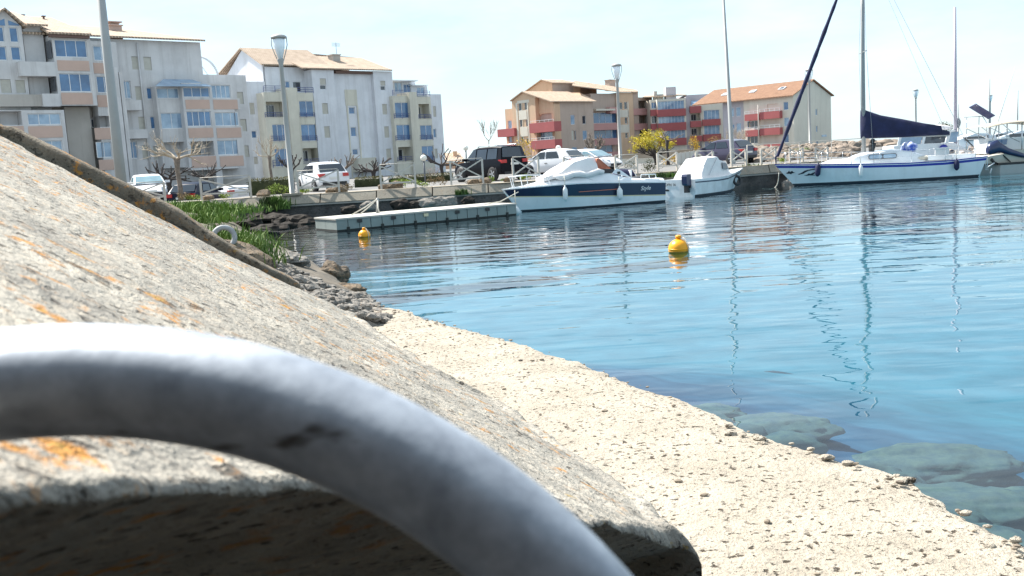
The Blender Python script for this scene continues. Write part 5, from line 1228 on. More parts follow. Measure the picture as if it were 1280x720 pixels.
# near post on the left, its head out of the picture
p = thing('lamp_post', 'thick grey lamp post cut off by the top of the picture at the left', 'lamp post', Vector((at_y(153,240,30).x, 30, .6)))
tp = at_y(120, -8, 30); 
mb = MB(); mb.tube([(0,0,0),(0,0,3.2),(0,0,tp.z+1.2)], [.165,.145,.105], 16); mb.build('shaft', M_LAMPP, p)
mb = MB(); mb.lathe([(0,tp.z+1.2),(.3,tp.z+1.25),(.32,tp.z+1.9),(.38,tp.z+2.0),(0,tp.z+2.1)], 14); mb.build('lantern', M_LAMPG, p)
def globe_lamp(label, px, y, gy, r):
    c = at_y(px, gy, y); t = thing('globe_lamp', label, 'globe lamp', Vector((c.x, y, QZ)), 0, 'globe lamps')
    mb = MB(); mb.tube([(0,0,0),(0,0,c.z-QZ-r*.9)], .05, 8); mb.build('post', M_DARKF, t)
    mb = MB(); mb.lathe([(0,-r)]+[(r*math.cos(rad(a)), r*math.sin(rad(a))) for a in range(-75,90,15)]+[(0,r)], 16, (0,0,c.z-QZ)); mb.build('globe', M_GLOBE, t)
globe_lamp('white globe lamp in front of the beige balcony tower', 529.5, 58, 197.5, .19)
globe_lamp('cream globe lamp left of the black off road car', 582, 70, 185, .19)
globe_lamp('white globe lamp above the white car behind the motorboat', 698, 62, 185, .17)

# ---- cars
M_TYRE = mat('car_tyre', (.018,.018,.02), .85)
M_RIM = mat('alloy_rim', (.55,.56,.58), .3, metal=.7)
M_CGLASS = glass_mat('car_glass', (.02,.03,.045), c2=(.01,.014,.02), rough=.04)
M_CGLASSL = glass_mat('pale_car_glass', (.22,.34,.38), c2=(.12,.2,.24), rough=.04)
M_TAIL = mat('red_tail_lamp', (.45,.02,.02), .2)
M_HEAD = mat('headlamp', (.6,.63,.66), .1, spec=.9)
M_PLATE = mat('number_plate', (.70,.70,.66), .5)
M_TRIM = mat('black_trim', (.02,.02,.022), .6)
def paint(n, c): return mat(n, c, .28, coat=.25, spec=.3)
def car(label, paintm, base, heading, L, Wd, H, style, glass=None, plate_front=False):
    """style: hatch / suv ; x forward, origin in the middle on the ground"""
    t = thing('parked_car', label, 'car', base, math.atan2(heading[1], heading[0]), 'cars parked along the quay'); glass = glass or M_CGLASS
    w = Wd/2; hl = L/2
    if style == 'suv': prof = [(-hl,.38,.55,.92),(-hl+.05,.34,1.10,.97),(-hl+.5,.32,1.12,1),(-.3,.30,1.10,1),(.75,.30,1.06,1),(hl-.75,.30,1.02,.98),(hl-.2,.32,.90,.93),(hl,.40,.62,.82)]
    else: prof = [(-hl,.36,.50,.88),(-hl+.06,.30,.92,.95),(-hl+.45,.24,.97,1),(-.4,.22,.95,1),(.75,.22,.92,1),(hl-.85,.22,.86,.98),(hl-.25,.24,.70,.92),(hl,.34,.50,.80)]
    mb = MB(); rings = []
    for x, zb, zt, k in prof:
        ww = w*k; rings.append([Vector((x,-ww*.93,zb)),Vector((x,-ww,zb+.12)),Vector((x,-ww,zb+(zt-zb)*.62)),Vector((x,-ww*.93,zt)),Vector((x,0,zt+.03)),Vector((x,ww*.93,zt)),Vector((x,ww,zb+(zt-zb)*.62)),Vector((x,ww,zb+.12)),Vector((x,ww*.93,zb))])
    mb.loft(rings, True, True, True); b = mb.build('body', paintm, t); m_ = b.modifiers.new('split','EDGE_SPLIT'); m_.split_angle = rad(38)
    zb = prof[3][2]-.01
    if style == 'suv': cab = [(-hl+.08,zb+.05),(-hl+.22,H-.05),(-hl+1.0,H),(.05,H-.02),(.45,H-.10),(1.05,zb)]
    else: cab = [(-hl+.18,zb+.0),(-hl+.62,H-.10),(-hl+1.25,H),(-.05,H),(.42,H-.10),(1.22,zb-.02)]
    mb = MB(); rings = []
    for x, z in cab:
        rings.append([Vector((x,-w*.90,zb-.02)),Vector((x,-(w*.90-(z-zb)*.26),z-.05 if z > zb+.2 else z)),Vector((x,-(w*.72-(z-zb)*.1),z)),Vector((x,0,z+.025)),Vector((x,(w*.72-(z-zb)*.1),z)),Vector((x,(w*.90-(z-zb)*.26),z-.05 if z > zb+.2 else z)),Vector((x,w*.90,zb-.02))])
    mb.loft(rings, True, True, True); b = mb.build('cabin', paintm, t); m_ = b.modifiers.new('split','EDGE_SPLIT'); m_.split_angle = rad(30)
    sy = lambda z: w*.90-(z-zb)*.26*(H-.05-zb)/(H-zb)
    def sidew(x0b, x0t, x1t, x1b, name):
        for q in (-1, 1):
            z0, z1 = zb+.05, H-.13; o = .012
            mb = MB(); mb.prism([(x0b,q*(sy(z0)+o),z0),(x1b,q*(sy(z0)+o),z0),(x1t,q*(sy(z1)+o-.004),z1),(x0t,q*(sy(z1)+o-.004),z1)], (0,-q*.03,0)); mb.build(name, glass if q*1 else glass, t)
    rx = cab[0][0]; 
    if style == 'suv': sidew(.12,.12,.40,.86,'front_window'); sidew(-.85,-.85,.02,.02,'rear_window'); sidew(-hl+.45,-hl+.5,-.95,-.95,'quarter_window')
    else: sidew(.05,.05,.36,.98,'front_window'); sidew(-.95,-.75,-.05,-.05,'rear_window')
    def cross(i0, i1, name, f0=.12, f1=.9):
        (x0,z0),(x1,z1) = cab[i0], cab[i1]; a = Vector((x0,0,z0)); c = Vector((x1,0,z1)); n = Vector((-(z1-z0),0,(x1-x0))).normalized()
        if (n.x > 0) != (x0 > 0): n = -n
        p0 = lerp(a,c,f0)+n*.03; p1 = lerp(a,c,f1)+n*.03; w0 = w*.80-(p0.z-zb)*.12; w1 = w*.80-(p1.z-zb)*.2
        mb = MB(); mb.prism([p0+Vector((0,-w0,0)),p0+Vector((0,w0,0)),p1+Vector((0,w1,0)),p1+Vector((0,-w1,0))], -n*.03); mb.build(name, glass, t)
    cross(5,4,'windscreen',.06,.95); cross(0,1,'rear_screen',.10,.92)
    for x in (-hl+.75, hl-.82):
        for q in (-1, 1):
            r = .33 if style == 'hatch' else .37
            mb = MB(); mb.lathe([(r+.07,-.02),(r+.07,.012),(r*.9,.014)], 24); a_ = mb.build('wheel_arch', M_TRIM, t); a_.matrix_local = Matrix.Translation((x,q*w*.985,r-.0)) @ Matrix.Rotation(-q*math.pi/2,4,'X')
            mb = MB(); mb.lathe([(r*.6,-.16),(r*.94,-.16),(r,-.12),(r,.01),(r*.95,.035),(r*.62,.035)], 24); wv = mb.build('wheel', M_TYRE, t); wv.matrix_local = Matrix.Translation((x,q*w*.985,r)) @ Matrix.Rotation(-q*math.pi/2,4,'X')
            mb = MB(); mb.lathe([(r*.62,.02),(r*.6,.03),(r*.15,.015),(r*.12,.035),(0,.035)], 20)
            for k in range(5):
                aa = 2*math.pi*k/5; mb.bar((r*.1*math.cos(aa),r*.1*math.sin(aa),.03),(r*.6*math.cos(aa),r*.6*math.sin(aa),.036),.06,.015)
            mb.build('rim', M_RIM, wv)
    for q in (-1, 1):
        z = .82 if style == 'hatch' else 1.0
        mb = MB(); mb.box((-hl-.01,min(q*w*.55,q*w*.90),z-.09),(-hl+.28,max(q*w*.55,q*w*.93),z+.08)); mb.build('tail_lamp', M_TAIL, t)
        mb = MB(); mb.prism([(hl-.30,q*w*.90,z-.24),(hl-.02,q*w*.55,z-.28),(hl-.10,q*w*.55,z-.14),(hl-.42,q*w*.93,z-.08)],(0,0,.03)) ; mb.build('headlamp', M_HEAD, t)
        mb = MB(); mb.box((.82,min(q*w*.93,q*(w+.18)),zb),(.95,max(q*w*.93,q*(w+.18)),zb+.13)); mb.build('door_mirror', paintm, t)
        mb = MB(); mb.box((-.2,min(q*w*.99,q*(w+.012)),zb-.22),(0,max(q*w*.99,q*(w+.012)),zb-.19)); mb.build('door_handle', M_TRIM, t)
        if style == 'suv': mb = MB(); mb.tube([(-hl+.5,q*w*.62,H+.01),(-hl+.6,q*w*.62,H+.07),(.0,q*w*.62,H+.06),(.15,q*w*.62,H)],.025,6); mb.build('roof_rail', M_RIM, t)
    mb = MB(); mb.box((-hl-.02,-.26,.62 if style=='hatch' else .80),(-hl+.02,.26,.73 if style=='hatch' else .91)); mb.build('number_plate', M_PLATE, t)
    mb = MB(); mb.box((-hl-.015,-w*.75,.32),(-hl+.1,w*.75,.46)); mb.build('rear_bumper', M_TRIM, t)
    mb = MB(); mb.box((hl-.06,-w*.6,.34),(hl+.015,w*.6,.46)); mb.build('grille', M_TRIM, t)
    mb = MB(); mb.box((hl+.012,-.26,.47),(hl+.03,.26,.58)); mb.build('number_plate', M_PLATE, t)
    return t
def ground_at(px, y): p = at_y(px, 225, y); return Vector((p.x, y, QZ+.005))
P_WHITE = paint('white_car_paint', (.74,.74,.76)); P_BLACK = mat('black_car_paint', (.004,.0045,.008), .35, spec=.12); P_PURP = paint('dark_violet_car_paint', (.055,.05,.085)); P_DBLUE = mat('dark_blue_car_paint', (.006,.009,.025), .35, spec=.15)
car('white hatchback seen from behind next to the street lamp on the quay', P_WHITE, ground_at(402,52.5), (-.50,.87), 4.0, 1.75, 1.50, 'hatch')
car('black off road car with roof rails parked behind the crossed barrier', P_BLACK, ground_at(613,53), (-.60,.80), 4.5, 1.88, 1.80, 'suv')
car('white three door car parked behind the bow of the navy motorboat', P_WHITE, ground_at(692,57), (-.80,.60), 3.9, 1.72, 1.50, 'hatch')
car('white car with sloping bonnet half hidden behind the motorboat canvas', P_WHITE, ground_at(738,61), (.72,-.69), 4.1, 1.75, 1.42, 'hatch', M_CGLASSL)
car('dark violet hatchback behind the small cabin boat', P_PURP, ground_at(905,61.5), (-.64,.77), 4.0, 1.75, 1.50, 'hatch')
car('white car facing the camera at the foot of the near lamp post', P_WHITE, ground_at(184,53), (.42,-.91), 4.0, 1.75, 1.42, 'hatch', M_CGLASSL)
b = at_y(247, 240, 52.5); car('dark blue car seen from behind below the bare plane tree', P_DBLUE, Vector((b.x, 52.5, .46)), (.15,.99), 3.9, 1.72, 1.46, 'hatch')
b = at_y(283, 240, 55); car('low white car half sunk behind the hedge and crossed barrier', P_WHITE, Vector((b.x, 55.5, .455)), (-.6,.8), 4.1, 1.72, 1.12, 'hatch')

# ---- walls, fences
M_GWALL = mat('sandy_garden_wall', (.42,.33,.25), .9, var=.15, scale=.5, bump=.3, bscale=8)
def wallstrip(name, label, cat, a, b, ya, yb, m, th=.25, z0=QZ-.2, parts='panel'):
    A = at_y(*a, ya); Bq = at_y(*b, yb); t = thing(name, label, cat, Vector((A.x, A.y, 0)))
    n = Vector((-(Bq.y-A.y), Bq.x-A.x, 0)).normalized()*th; o = Vector((A.x, A.y, 0))
    mb = MB(); mb.prism([Vector((A.x,A.y,z0))-o,Vector((Bq.x,Bq.y,z0))-o,Vector((Bq.x,Bq.y,Bq.z))-o,Vector((A.x,A.y,A.z))-o], n); mb.build(parts, m, t)
    mb = MB(); mb.prism([Vector((A.x,A.y,A.z+.003))-o-n*.2,Vector((Bq.x,Bq.y,Bq.z+.003))-o-n*.2,Vector((Bq.x,Bq.y,Bq.z+.08))-o-n*.2,Vector((A.x,A.y,A.z+.08))-o-n*.2], n*1.4); mb.build('coping', m, t); return t
wallstrip('garden_wall', 'long sandy brown wall in front of the glazed red banded block', 'wall', (742,198), (905,183.5), 110, 118, M_GWALL)
wallstrip('garden_wall', 'pale low wall behind the yellow tree', 'wall', (748,200.5), (826,198.5), 92, 92, M_PALE)
M_FENCEP = mat('pale_fence_panel', (.55,.54,.50), .7, var=.06, scale=2)
A = at_y(846, 192, 70); Bq = at_y(884, 186, 70); fr = thing('panel_fence', 'pale fence of upright panels left of the violet car', 'fence', Vector((A.x, 70, QZ)))
n_ = 7
for k in range(n_):
    x0 = (Bq.x-A.x)*k/n_; x1 = (Bq.x-A.x)*(k+1)/n_; h0 = lerp(Vector((A.z,0,0)),Vector((Bq.z,0,0)),k/n_).x-QZ; h1 = lerp(Vector((A.z,0,0)),Vector((Bq.z,0,0)),(k+1)/n_).x-QZ
    mb = MB(); mb.prism([(x0+.03,0,-.02),(x1-.03,0,-.02),(x1-.03,0,h1),(x0+.03,0,h0)],(0,.06,0)); mb.build('panel', M_FENCEP, fr)
    mb = MB(); mb.box((x0-.03,-.02,-.02),(x0+.03,.08,h0+.04)); mb.build('post', M_RAIL, fr)

# ---- vegetation
def leafmat(n, c1, c2):
    m = mat(n, c1, .7, col2=c2, scale=1.7, detail=3, spec=.3); b = m.node_tree.nodes['Principled BSDF']
    return m
M_BARK = mat('plane_bark', (.20,.16,.13), .9, var=.4, scale=6, bump=.6, bscale=20)
M_BARKD = mat('dark_bark', (.055,.045,.042), .9, var=.4, scale=6)
M_TWIG = mat('pale_twigs', (.42,.35,.27), .9, var=.2, scale=5)
M_YELLOW = leafmat('yellow_green_leaves', (.62,.50,.05), (.36,.32,.03))
M_YEL2 = leafmat('yellow_blossom', (.60,.40,.03), (.45,.28,.03))
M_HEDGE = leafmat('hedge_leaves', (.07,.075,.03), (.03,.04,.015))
M_HEDGE_SUN = leafmat('sunlit_hedge_leaves', (.20,.17,.06), (.09,.09,.03))  # hedge leaves lightened and yellowed for sun falling on the top
M_GRASS = leafmat('fresh_grass', (.17,.26,.045), (.06,.11,.02))
M_GRASSY = leafmat('bright_plants', (.26,.33,.04), (.12,.19,.03))
M_RUST = leafmat('reddish_plants', (.24,.15,.08), (.12,.10,.04))
rnd = random.Random(11)
def leaves(mb, c, r, n, size, shell=.35, mi=0):
    c = Vector(c)
    for _ in range(n):
        d = Vector((rnd.gauss(0,1), rnd.gauss(0,1), rnd.gauss(0,1))).normalized()*(rnd.random()**shell)
        p = c + Vector((d.x*r[0], d.y*r[1], d.z*r[2])); s = size*rnd.uniform(.6,1.4)
        a = Vector((rnd.gauss(0,1), rnd.gauss(0,1), rnd.gauss(0,1))).normalized(); b = a.orthogonal().normalized()*s*.5; e = a.cross(b).normalized()*s
        mb.add([p-e*.5, p+b*.5, p+e*.5, p-b*.5], [(0,1,2,3)], mi)
def limb(mb, p, d, L, r, depth, spread, up=.2, kn=1.0, minr=.012, steps=4, cuts=(3,4)):
    pts = [Vector(p)]; q = Vector(d).normalized(); rr = [r]
    for i in range(steps):
        q = (q + Vector((rnd.uniform(-.28,.28), rnd.uniform(-.28,.28), rnd.uniform(-.2,.2)+up*.3))).normalized(); pts.append(pts[-1] + q*L/steps); rr.append(max(minr, r*(1-.45*(i+1)/steps)))
    rr[-1] *= kn; mb.tube(pts, rr, 6)
    if depth > 0:
        for _ in range(rnd.choice(cuts)):
            dd = (q + Vector((rnd.uniform(-1,1), rnd.uniform(-1,1), rnd.uniform(-.4,.9)))*spread).normalized(); k = rnd.choice((2,3,4))
            limb(mb, pts[min(k,steps)], dd, L*rnd.uniform(.5,.85), rr[min(k,steps)]*.7, depth-1, spread, up, kn, minr, steps, cuts)
def bare_tree(name, label, px, y, hub_py, half_w, trunk_r, n, depth, up, mtr, mtw, z0=QZ, kn=1.0, cat='tree', L=None, minr=.012, group=None, flat=.35):
    b = at_y(px, hub_py, y); t = thing(name, label, cat, Vector((b.x, y, z0)), 0, group); h = b.z - z0
    mb = MB(); mb.tube([(0,0,-.05),(.03,0,h*.3),(-.03,.02,h*.7),(0,0,h),(0,0,h+.08)], [trunk_r*1.3,trunk_r,trunk_r*.95,trunk_r*1.35,trunk_r*.8], 10); mb.build('trunk', mtr, t)
    mb = MB(); 
    for k in range(n):
        a = 2*math.pi*k/n + rnd.uniform(-.3,.3); limb(mb, (0,0,h-.02), (math.cos(a), .6*math.sin(a), flat+rnd.uniform(-.1,.35)), (L or half_w*.6), trunk_r*.55, depth, .75, up, kn, minr)
    mb.build('crown', mtw, t); return t
bare_tree('plane_tree', 'bare pruned plane tree with pale twigs in front of the peach balconies', 221, 50, 198.5, 1.5, .12, 6, 2, .12, M_BARK, M_TWIG, L=1.05, flat=.15, minr=.007)
bare_tree('plane_tree', 'slim bare tree left of the street lamp with few pale twigs', 337, 53, 196, .8, .075, 5, 2, .4, M_BARK, M_TWIG, L=.6, minr=.009, flat=.2)
bare_tree('pollard_tree', 'dark knobbly pollard tree beside the white car at the left', 211, 62, 224, 1.3, .16, 7, 1, .1, M_BARKD, M_BARKD, kn=1.35, L=1.0, minr=.03, flat=.1)
bare_tree('pollard_tree', 'dark knobbly pollard tree behind the dark blue car', 257, 66, 222, 1.3, .14, 6, 1, .1, M_BARKD, M_BARKD, kn=1.35, L=.9, minr=.03, flat=.1)
bare_tree('pollard_tree', 'dark pollard tree just right of the street lamp post', 364, 62, 212, .8, .12, 5, 1, .6, M_BARKD, M_BARKD, kn=1.35, L=.7, minr=.03)
bare_tree('pollard_tree', 'pollard tree with upright pale shoots behind the white hatchback', 430, 60, 211, 1.0, .12, 6, 1, .5, M_BARKD, M_BARK, kn=1.3, L=.75, minr=.02, flat=.2)
bare_tree('pollard_tree', 'wide dark pollard tree right of the white hatchback', 467, 66, 214, 1.3, .14, 8, 1, .05, M_BARKD, M_BARKD, kn=1.35, L=.9, minr=.03, flat=.05)
bare_tree('pollard_tree', 'dark pollard tree in front of the right end of the white balcony block', 552, 66, 206, 1.3, .12, 7, 1, .1, M_BARKD, M_BARKD, kn=1.35, L=1.05, minr=.03, flat=.08)
bare_tree('pollard_tree', 'brown pollard tree with tangled twigs in front of the ochre block', 742.5, 64, 189, .9, .12, 8, 2, .5, M_BARKD, M_BARK, kn=1.2, L=.6, minr=.018)
bare_tree('plane_tree', 'small bare tree with one bent branch beside the yellow tree', 834, 70, 176, .9, .10, 3, 1, .2, M_BARKD, M_BARK, kn=1.3, L=.8, minr=.02, flat=.25)
bare_tree('bare_sapling', 'thin bare sapling standing behind the black off road car', 611, 80, 176, 1.0, .03, 5, 2, .9, M_BARK, M_BARK, L=.9, minr=.01)
bare_tree('bare_sapling', 'fuzzy bare shrub behind the cabin boat mast', 920, 72, 184, 1.0, .05, 8, 2, .7, M_BARK, M_TWIG, L=.75, minr=.01)
# yellow tree
b = at_y(815, 203, 76); yt = thing('leafy_tree', 'broad yellow green tree in fresh leaf in front of the red banded block', 'tree', Vector((b.x, 76, QZ)))
mb = MB(); mb.tube([(.35,0,-.05),(.3,0,.35),(.15,0,.8),(.1,0,1.2)], [.17,.14,.13,.10], 9); mb.build('trunk', M_BARKD, yt)
mb = MB(); cl = []
for k in range(11):
    a = 2*math.pi*k/11; limb(mb, (.2,0,.65), (math.cos(a)*1.2, math.sin(a), .45+rnd.uniform(-.25,.6)), rnd.uniform(1.0,1.5), .06, 1, .6, .3, 1, .012)
mb.build('branches', M_BARKD, yt)
mb = MB()
for k in range(46):
    a = rnd.uniform(0, 2*math.pi); e = rnd.uniform(-.25, 1.0); R_h = rnd.uniform(.5,1.0)
    c = Vector((-.05 + 1.9*math.cos(a)*R_h*math.cos(e*1.1), 1.4*math.sin(a)*R_h*math.cos(e*1.1), 1.5 + 1.25*math.sin(e*1.2)*R_h)); s_ = rnd.uniform(.22,.42); leaves(mb, c, (s_*1.3,s_*1.2,s_*.9), 95, .105, .5)
mb.build('crown', M_YELLOW, yt)
def shrub(name, label, px, py, y, r, n, size, m, cat='shrub', z0=QZ, stems=0, group=None, top=None):
    """clump standing on the ground; py = its middle"""
    c = at_y(px, py, y); t = thing(name, label, cat, Vector((c.x, y, z0)), 0, group); h = c.z - z0
    mb = MB()
    for k in range(max(3, n//60)):
        cc = Vector((rnd.uniform(-.7,.7)*r[0], rnd.uniform(-.6,.6)*r[1], h + rnd.uniform(-.5,.5)*r[2])); leaves(mb, cc, (r[0]*.5,r[1]*.5,r[2]*.55), 60, size, .5)
    mb.build('foliage', m, t)
    mb = MB()
    for k in range(max(3,stems)): 
        a = 2*math.pi*k/max(3,stems); mb.tube([(0,0,-.02),(.3*r[0]*math.cos(a),.3*r[1]*math.sin(a),h*.6),(.5*r[0]*math.cos(a),.5*r[1]*math.sin(a),h+r[2]*.3)],[.03,.02,.008],5)
    mb.build('stems', M_BARK, t); return t
shrub('flowering_shrub', 'slim upright yellow flowering shrub behind the fence panels', 867.5, 178, 72, (.42,.4,.75), 480, .09, M_YEL2, stems=5)
shrub('flowering_shrub', 'low golden shrub at the foot of the yellow tree', 838, 201, 72, (.75,.5,.5), 500, .09, M_YEL2)
shrub('flowering_shrub', 'orange yellow loose shrub above the violet car', 899, 176, 80, (1.0,.7,.75), 380, .08, leafmat('ochre_leaves', (.42,.30,.08), (.26,.17,.06)), stems=8)
shrub('young_tree', 'young tree with sparse yellow leaves beside the black off road car', 660, 184, 66, (1.1,.6,.85), 130, .14, M_YEL2, cat='tree', stems=6)
shrub('pink_shrub', 'pinkish bare shrub in front of the white balcony block', 540, 214, 68, (1.0,.6,.45), 300, .05, leafmat('pink_twigs', (.42,.24,.22), (.30,.18,.16)))
def hedge(label, x0, x1, y, topy0, topy1, th=.9, dens=150):
    A = at_y(x0, topy0, y); Bq = at_y(x1, topy1, y); t = thing('hedge', label, 'hedge', Vector((A.x, y, QZ)), 0, 'clipped hedges behind the quay'); L = Bq.x-A.x; h = (A.z+Bq.z)/2-QZ
    mb = MB(); 
    N = int(L*dens)
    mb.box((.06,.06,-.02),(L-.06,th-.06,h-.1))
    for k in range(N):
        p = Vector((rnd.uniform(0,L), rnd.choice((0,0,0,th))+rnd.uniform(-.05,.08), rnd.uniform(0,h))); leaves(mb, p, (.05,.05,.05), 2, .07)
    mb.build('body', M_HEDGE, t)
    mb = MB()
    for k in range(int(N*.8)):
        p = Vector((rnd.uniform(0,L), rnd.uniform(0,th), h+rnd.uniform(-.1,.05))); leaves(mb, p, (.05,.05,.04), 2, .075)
    mb.build('top', M_HEDGE_SUN, t)
hedge('low olive hedge between the barrier and the white hatchback', 308, 364, 50.5, 225.5, 221)
hedge('dark clipped hedge right of the white hatchback', 441, 478, 56, 222.5, 221)
hedge('dark clipped hedge in front of the pinkish shrub', 484, 566, 60, 221, 217)
def clumps(seq, group):
    for lab, px, py, r, m, n in seq:
        p = qpos(px, 1.15); t = thing('plant_clump', lab, 'plant', Vector((p.x, p.y, QZ)), 0, group)
        h = r*.75; mb = MB()
        for k in range(5): leaves(mb, (rnd.uniform(-.6,.6)*r, rnd.uniform(-.3,.3)*r, h*rnd.uniform(.35,.8)), (r*.45,r*.35,h*.4), n//5, .07, .5)
        mb.build('foliage', m, t)
clumps([('yellow green plant clump under the barrier in front of the dark car',282,237,.42,M_GRASSY,260),('bright green grass tuft left of the street lamp plinth',345,236,.75,M_GRASSY,520),('small green plant at the foot of the white hatchback',380,237,.38,M_GRASSY,260),
        ('reddish plants below the rear of the white hatchback',428,233,.5,M_RUST,300),('bright green plants under the barrier by the globe lamp',502,228,.62,M_GRASSY,420),('pale green plant right of the globe lamp barrier',528,227,.45,M_GRASSY,300),('brownish flowering plant patch right of the globe lamp barrier',545,226,.6,M_RUST,380),
        ('bright yellow green bush beneath the black car wheel',616,224,.42,M_GRASSY,320),('small green bush left of the motorboat bow',632,224,.3,M_GRASSY,200),('green plant behind the motorboat pulpit',657,222,.45,M_GRASSY,260),('dull plant under the barrier of the black car',587,226,.3,M_RUST,180),('brown plants under the bare plane tree',226,245,.5,M_RUST,300),('yellowish weeds right of the bare plane tree',240,245,.45,M_GRASSY,240),
        ('dark green ground plants beside the lamp behind the motorboat',760,213,.55,M_HEDGE,300),('dark green ground plants under the yellow tree',800,211,.9,M_HEDGE,480),('dark low shrub before the white fence panels',856,209,.5,M_HEDGE,300),('green plants near the yacht bow',978,202,.4,M_GRASSY,240),('dark weeds behind the stern of the motorboat',815,214,.6,M_HEDGE,320)], 'plant clumps behind the quay edge')
# small boulders along the verge
for k, (px, r, lab) in enumerate(((258,.22,'first'),(328,.28,''),(412,.2,''),(425,.3,''),(480,.24,''),(494,.3,''),(592,.26,''),(605,.26,''),(636,.22,''))):
    p = qpos(px, .95); mb = MB(); mb.blob((0,0,r*.45),(r*1.3,r,r*.75),.3,k+31,2); o = mb.build('boulder', M_ROCK2, loc=(p.x, p.y, QZ)); 
    tag(o, 'small brown boulder on the verge ' + ['at the left post of the second barrier','left of the street lamp plinth','under the rear wheel of the white hatchback','under the tail of the white hatchback','left of the globe lamp barrier','under the globe lamp barrier','under the left part of the black car barrier','under the right part of the black car barrier','left of the motorboat pulpit'][k], 'boulder', 'small boulders on the verge')
# ---------------------------------------------------------------- pontoon, buoys, shore rocks, grass, chain, far right background
M_PONT = mat('grey_green_pontoon', (.20,.235,.225), .6, var=.12, scale=1.2, bump=.2, bscale=10)
M_PONTT = mat('pale_pontoon_top', (.42,.40,.36), .7, var=.1, scale=2)
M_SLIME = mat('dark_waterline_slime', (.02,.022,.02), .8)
a = at_z(421, 289.5, 0); b = at_z(646, 268.5, 0); l_ = at_z(385, 285.5, 0); d = (b-a); L = d.length; d.normalize(); wv = (l_-a); wid = 2.1
pr = thing('pontoon', 'long grey floating pontoon of square blocks along the quay wall', 'pontoon', a, math.atan2(d.y, d.x))
N_ = 17; hz = .42
mb = MB(); 
for k in range(N_):
    x0 = L*k/N_; x1 = L*(k+1)/N_; mb.box((x0+.012, .0, .05), (x1-.012, wid*.5-.01, hz-.03+.006*math.sin(k*2.3))); mb.box((x0+.012, wid*.5+.01, .05), (x1-.012, wid, hz-.03))
mb.build('float_blocks', M_PONT, pr)['kind'] = 'stuff'
mb = MB(); mb.box((-.02,-.03,hz-.028),(L+.02,wid+.03,hz+.03)); mb.build('deck', M_PONTT, pr)
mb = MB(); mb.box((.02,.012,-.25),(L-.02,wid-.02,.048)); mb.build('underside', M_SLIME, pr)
for k in (2,5,8,11,14):
    x = L*k/N_; mb = MB(); mb.box((x-.09,-.05,hz-.17),(x+.09,-.031,hz-.06)); mb.build('cleat_plate', M_BLACK if k % 4 else M_CREAM, pr)
for k in range(1, N_, 3):
    x = L*k/N_; mb = MB(); mb.box((x-.05,-.035,.0),(x+.05,.0,.13)); mb.build('coupling', M_SLIME, pr)
# mooring line pyramid and ropes
q = Vector(on(pr, (L*.30, wid*.7, hz+.03))); tpx = at_y(488, 248, q.y+.6)
ml = thing('mooring_post', 'short mooring post with pale ropes on the pontoon', 'mooring post', q)
mb = MB(); mb.tube([(0,0,0),(.05,0,.55)], .05, 8); mb.build('post', M_ALU, ml)
for dx in (-.9,-.6,.12): mb = MB(); mb.tube([(.05,0,.52),(dx*.5,-.2,.22),(dx,-.35,.0)], .022, 6); mb.build('rope', M_ROPE, ml)
mb = MB(); p0 = on(pr,(L*.86,wid*.4,hz+.03)); p1 = at_y(648, 240, 38.4); mid_ = lerp(p0,p1,.5)-Vector((0,0,.12))
mb.tube([p0, mid_, p1], .02, 6); tag(mb.build('mooring_rope', M_ROPE), 'grey mooring rope from the pontoon up to the motorboat bow', 'rope')
p0 = at_z(968, 207, QZ); p1 = at_y(952, 236, 48.5); mb = MB(); mb.tube([lerp(p0 + Vector((0,-.75,-.35)), p1, k_/14) - Vector((-.25,0,.32))*math.sin(math.pi*k_/14) for k_ in range(15)], .02, 6); tag(mb.build('mooring_rope', M_ROPE), 'pale rope hanging from the quay between cabin boat and yacht', 'rope')
# buoys
M_BUOY = mat('yellow_buoy', (.85,.36,.010), .35, var=.06, scale=5, spec=.4)
def buoy(label, px, wy, r):
    c = at_z(px, wy, 0); t = thing('yellow_buoy', label, 'buoy', c + Vector((0,r*.6,0)), 0, 'yellow mooring buoys')
    mb = MB(); mb.lathe([(0,-r*.8)]+[(r*math.cos(rad(a_)), r*.35+r*.95*math.sin(rad(a_))) for a_ in range(-60,76,9)]+[(r*.22,r*1.28),(r*.2,r*1.30),(0,r*1.30)], 28); mb.build('float', M_BUOY, t)
    mb = MB(); mb.lathe([(r*1.0,r*.30),(r*1.035,r*.33),(r*1.035,r*.37),(r*1.0,r*.40)], 28); mb.build('seam', M_BUOY, t)
    mb = MB(); mb.lathe([(r*.24,r*1.24),(r*.22,r*1.36),(r*.30,r*1.42),(r*.28,r*1.60),(r*.18,r*1.66),(0,r*1.66)], 14); mb.build('neck', M_BUOY, t)
_ob = buoy
def buoy(label, px, wy, r):
    _ob(label, px, wy, r); t = [o for o in COL.objects if o.get('label') == label][0]
    mb = MB(); mb.lathe([(r*.90,-r*.02),(r*.985,r*.06),(r*1.012,r*.16),(r*1.0,r*.17)], 28); mb.build('slime_band', mat('olive_slime', (.36,.20,.02), .8, var=.5, scale=14), t)
    mb = MB(); mb.tube([(r*.2,0,r*1.5),(r*.55,-r*.4,r*1.32),(r*.8,-r*.7,r*.5),(r*.8,-r*.8,-r*.3)], .010, 5); mb.build('rope', M_ROPE, t)
buoy('larger yellow buoy floating in open water in the middle of the harbour', 850, 316, .215)
buoy('smaller yellow buoy floating beside the left end of the pontoon', 455, 297, .185)

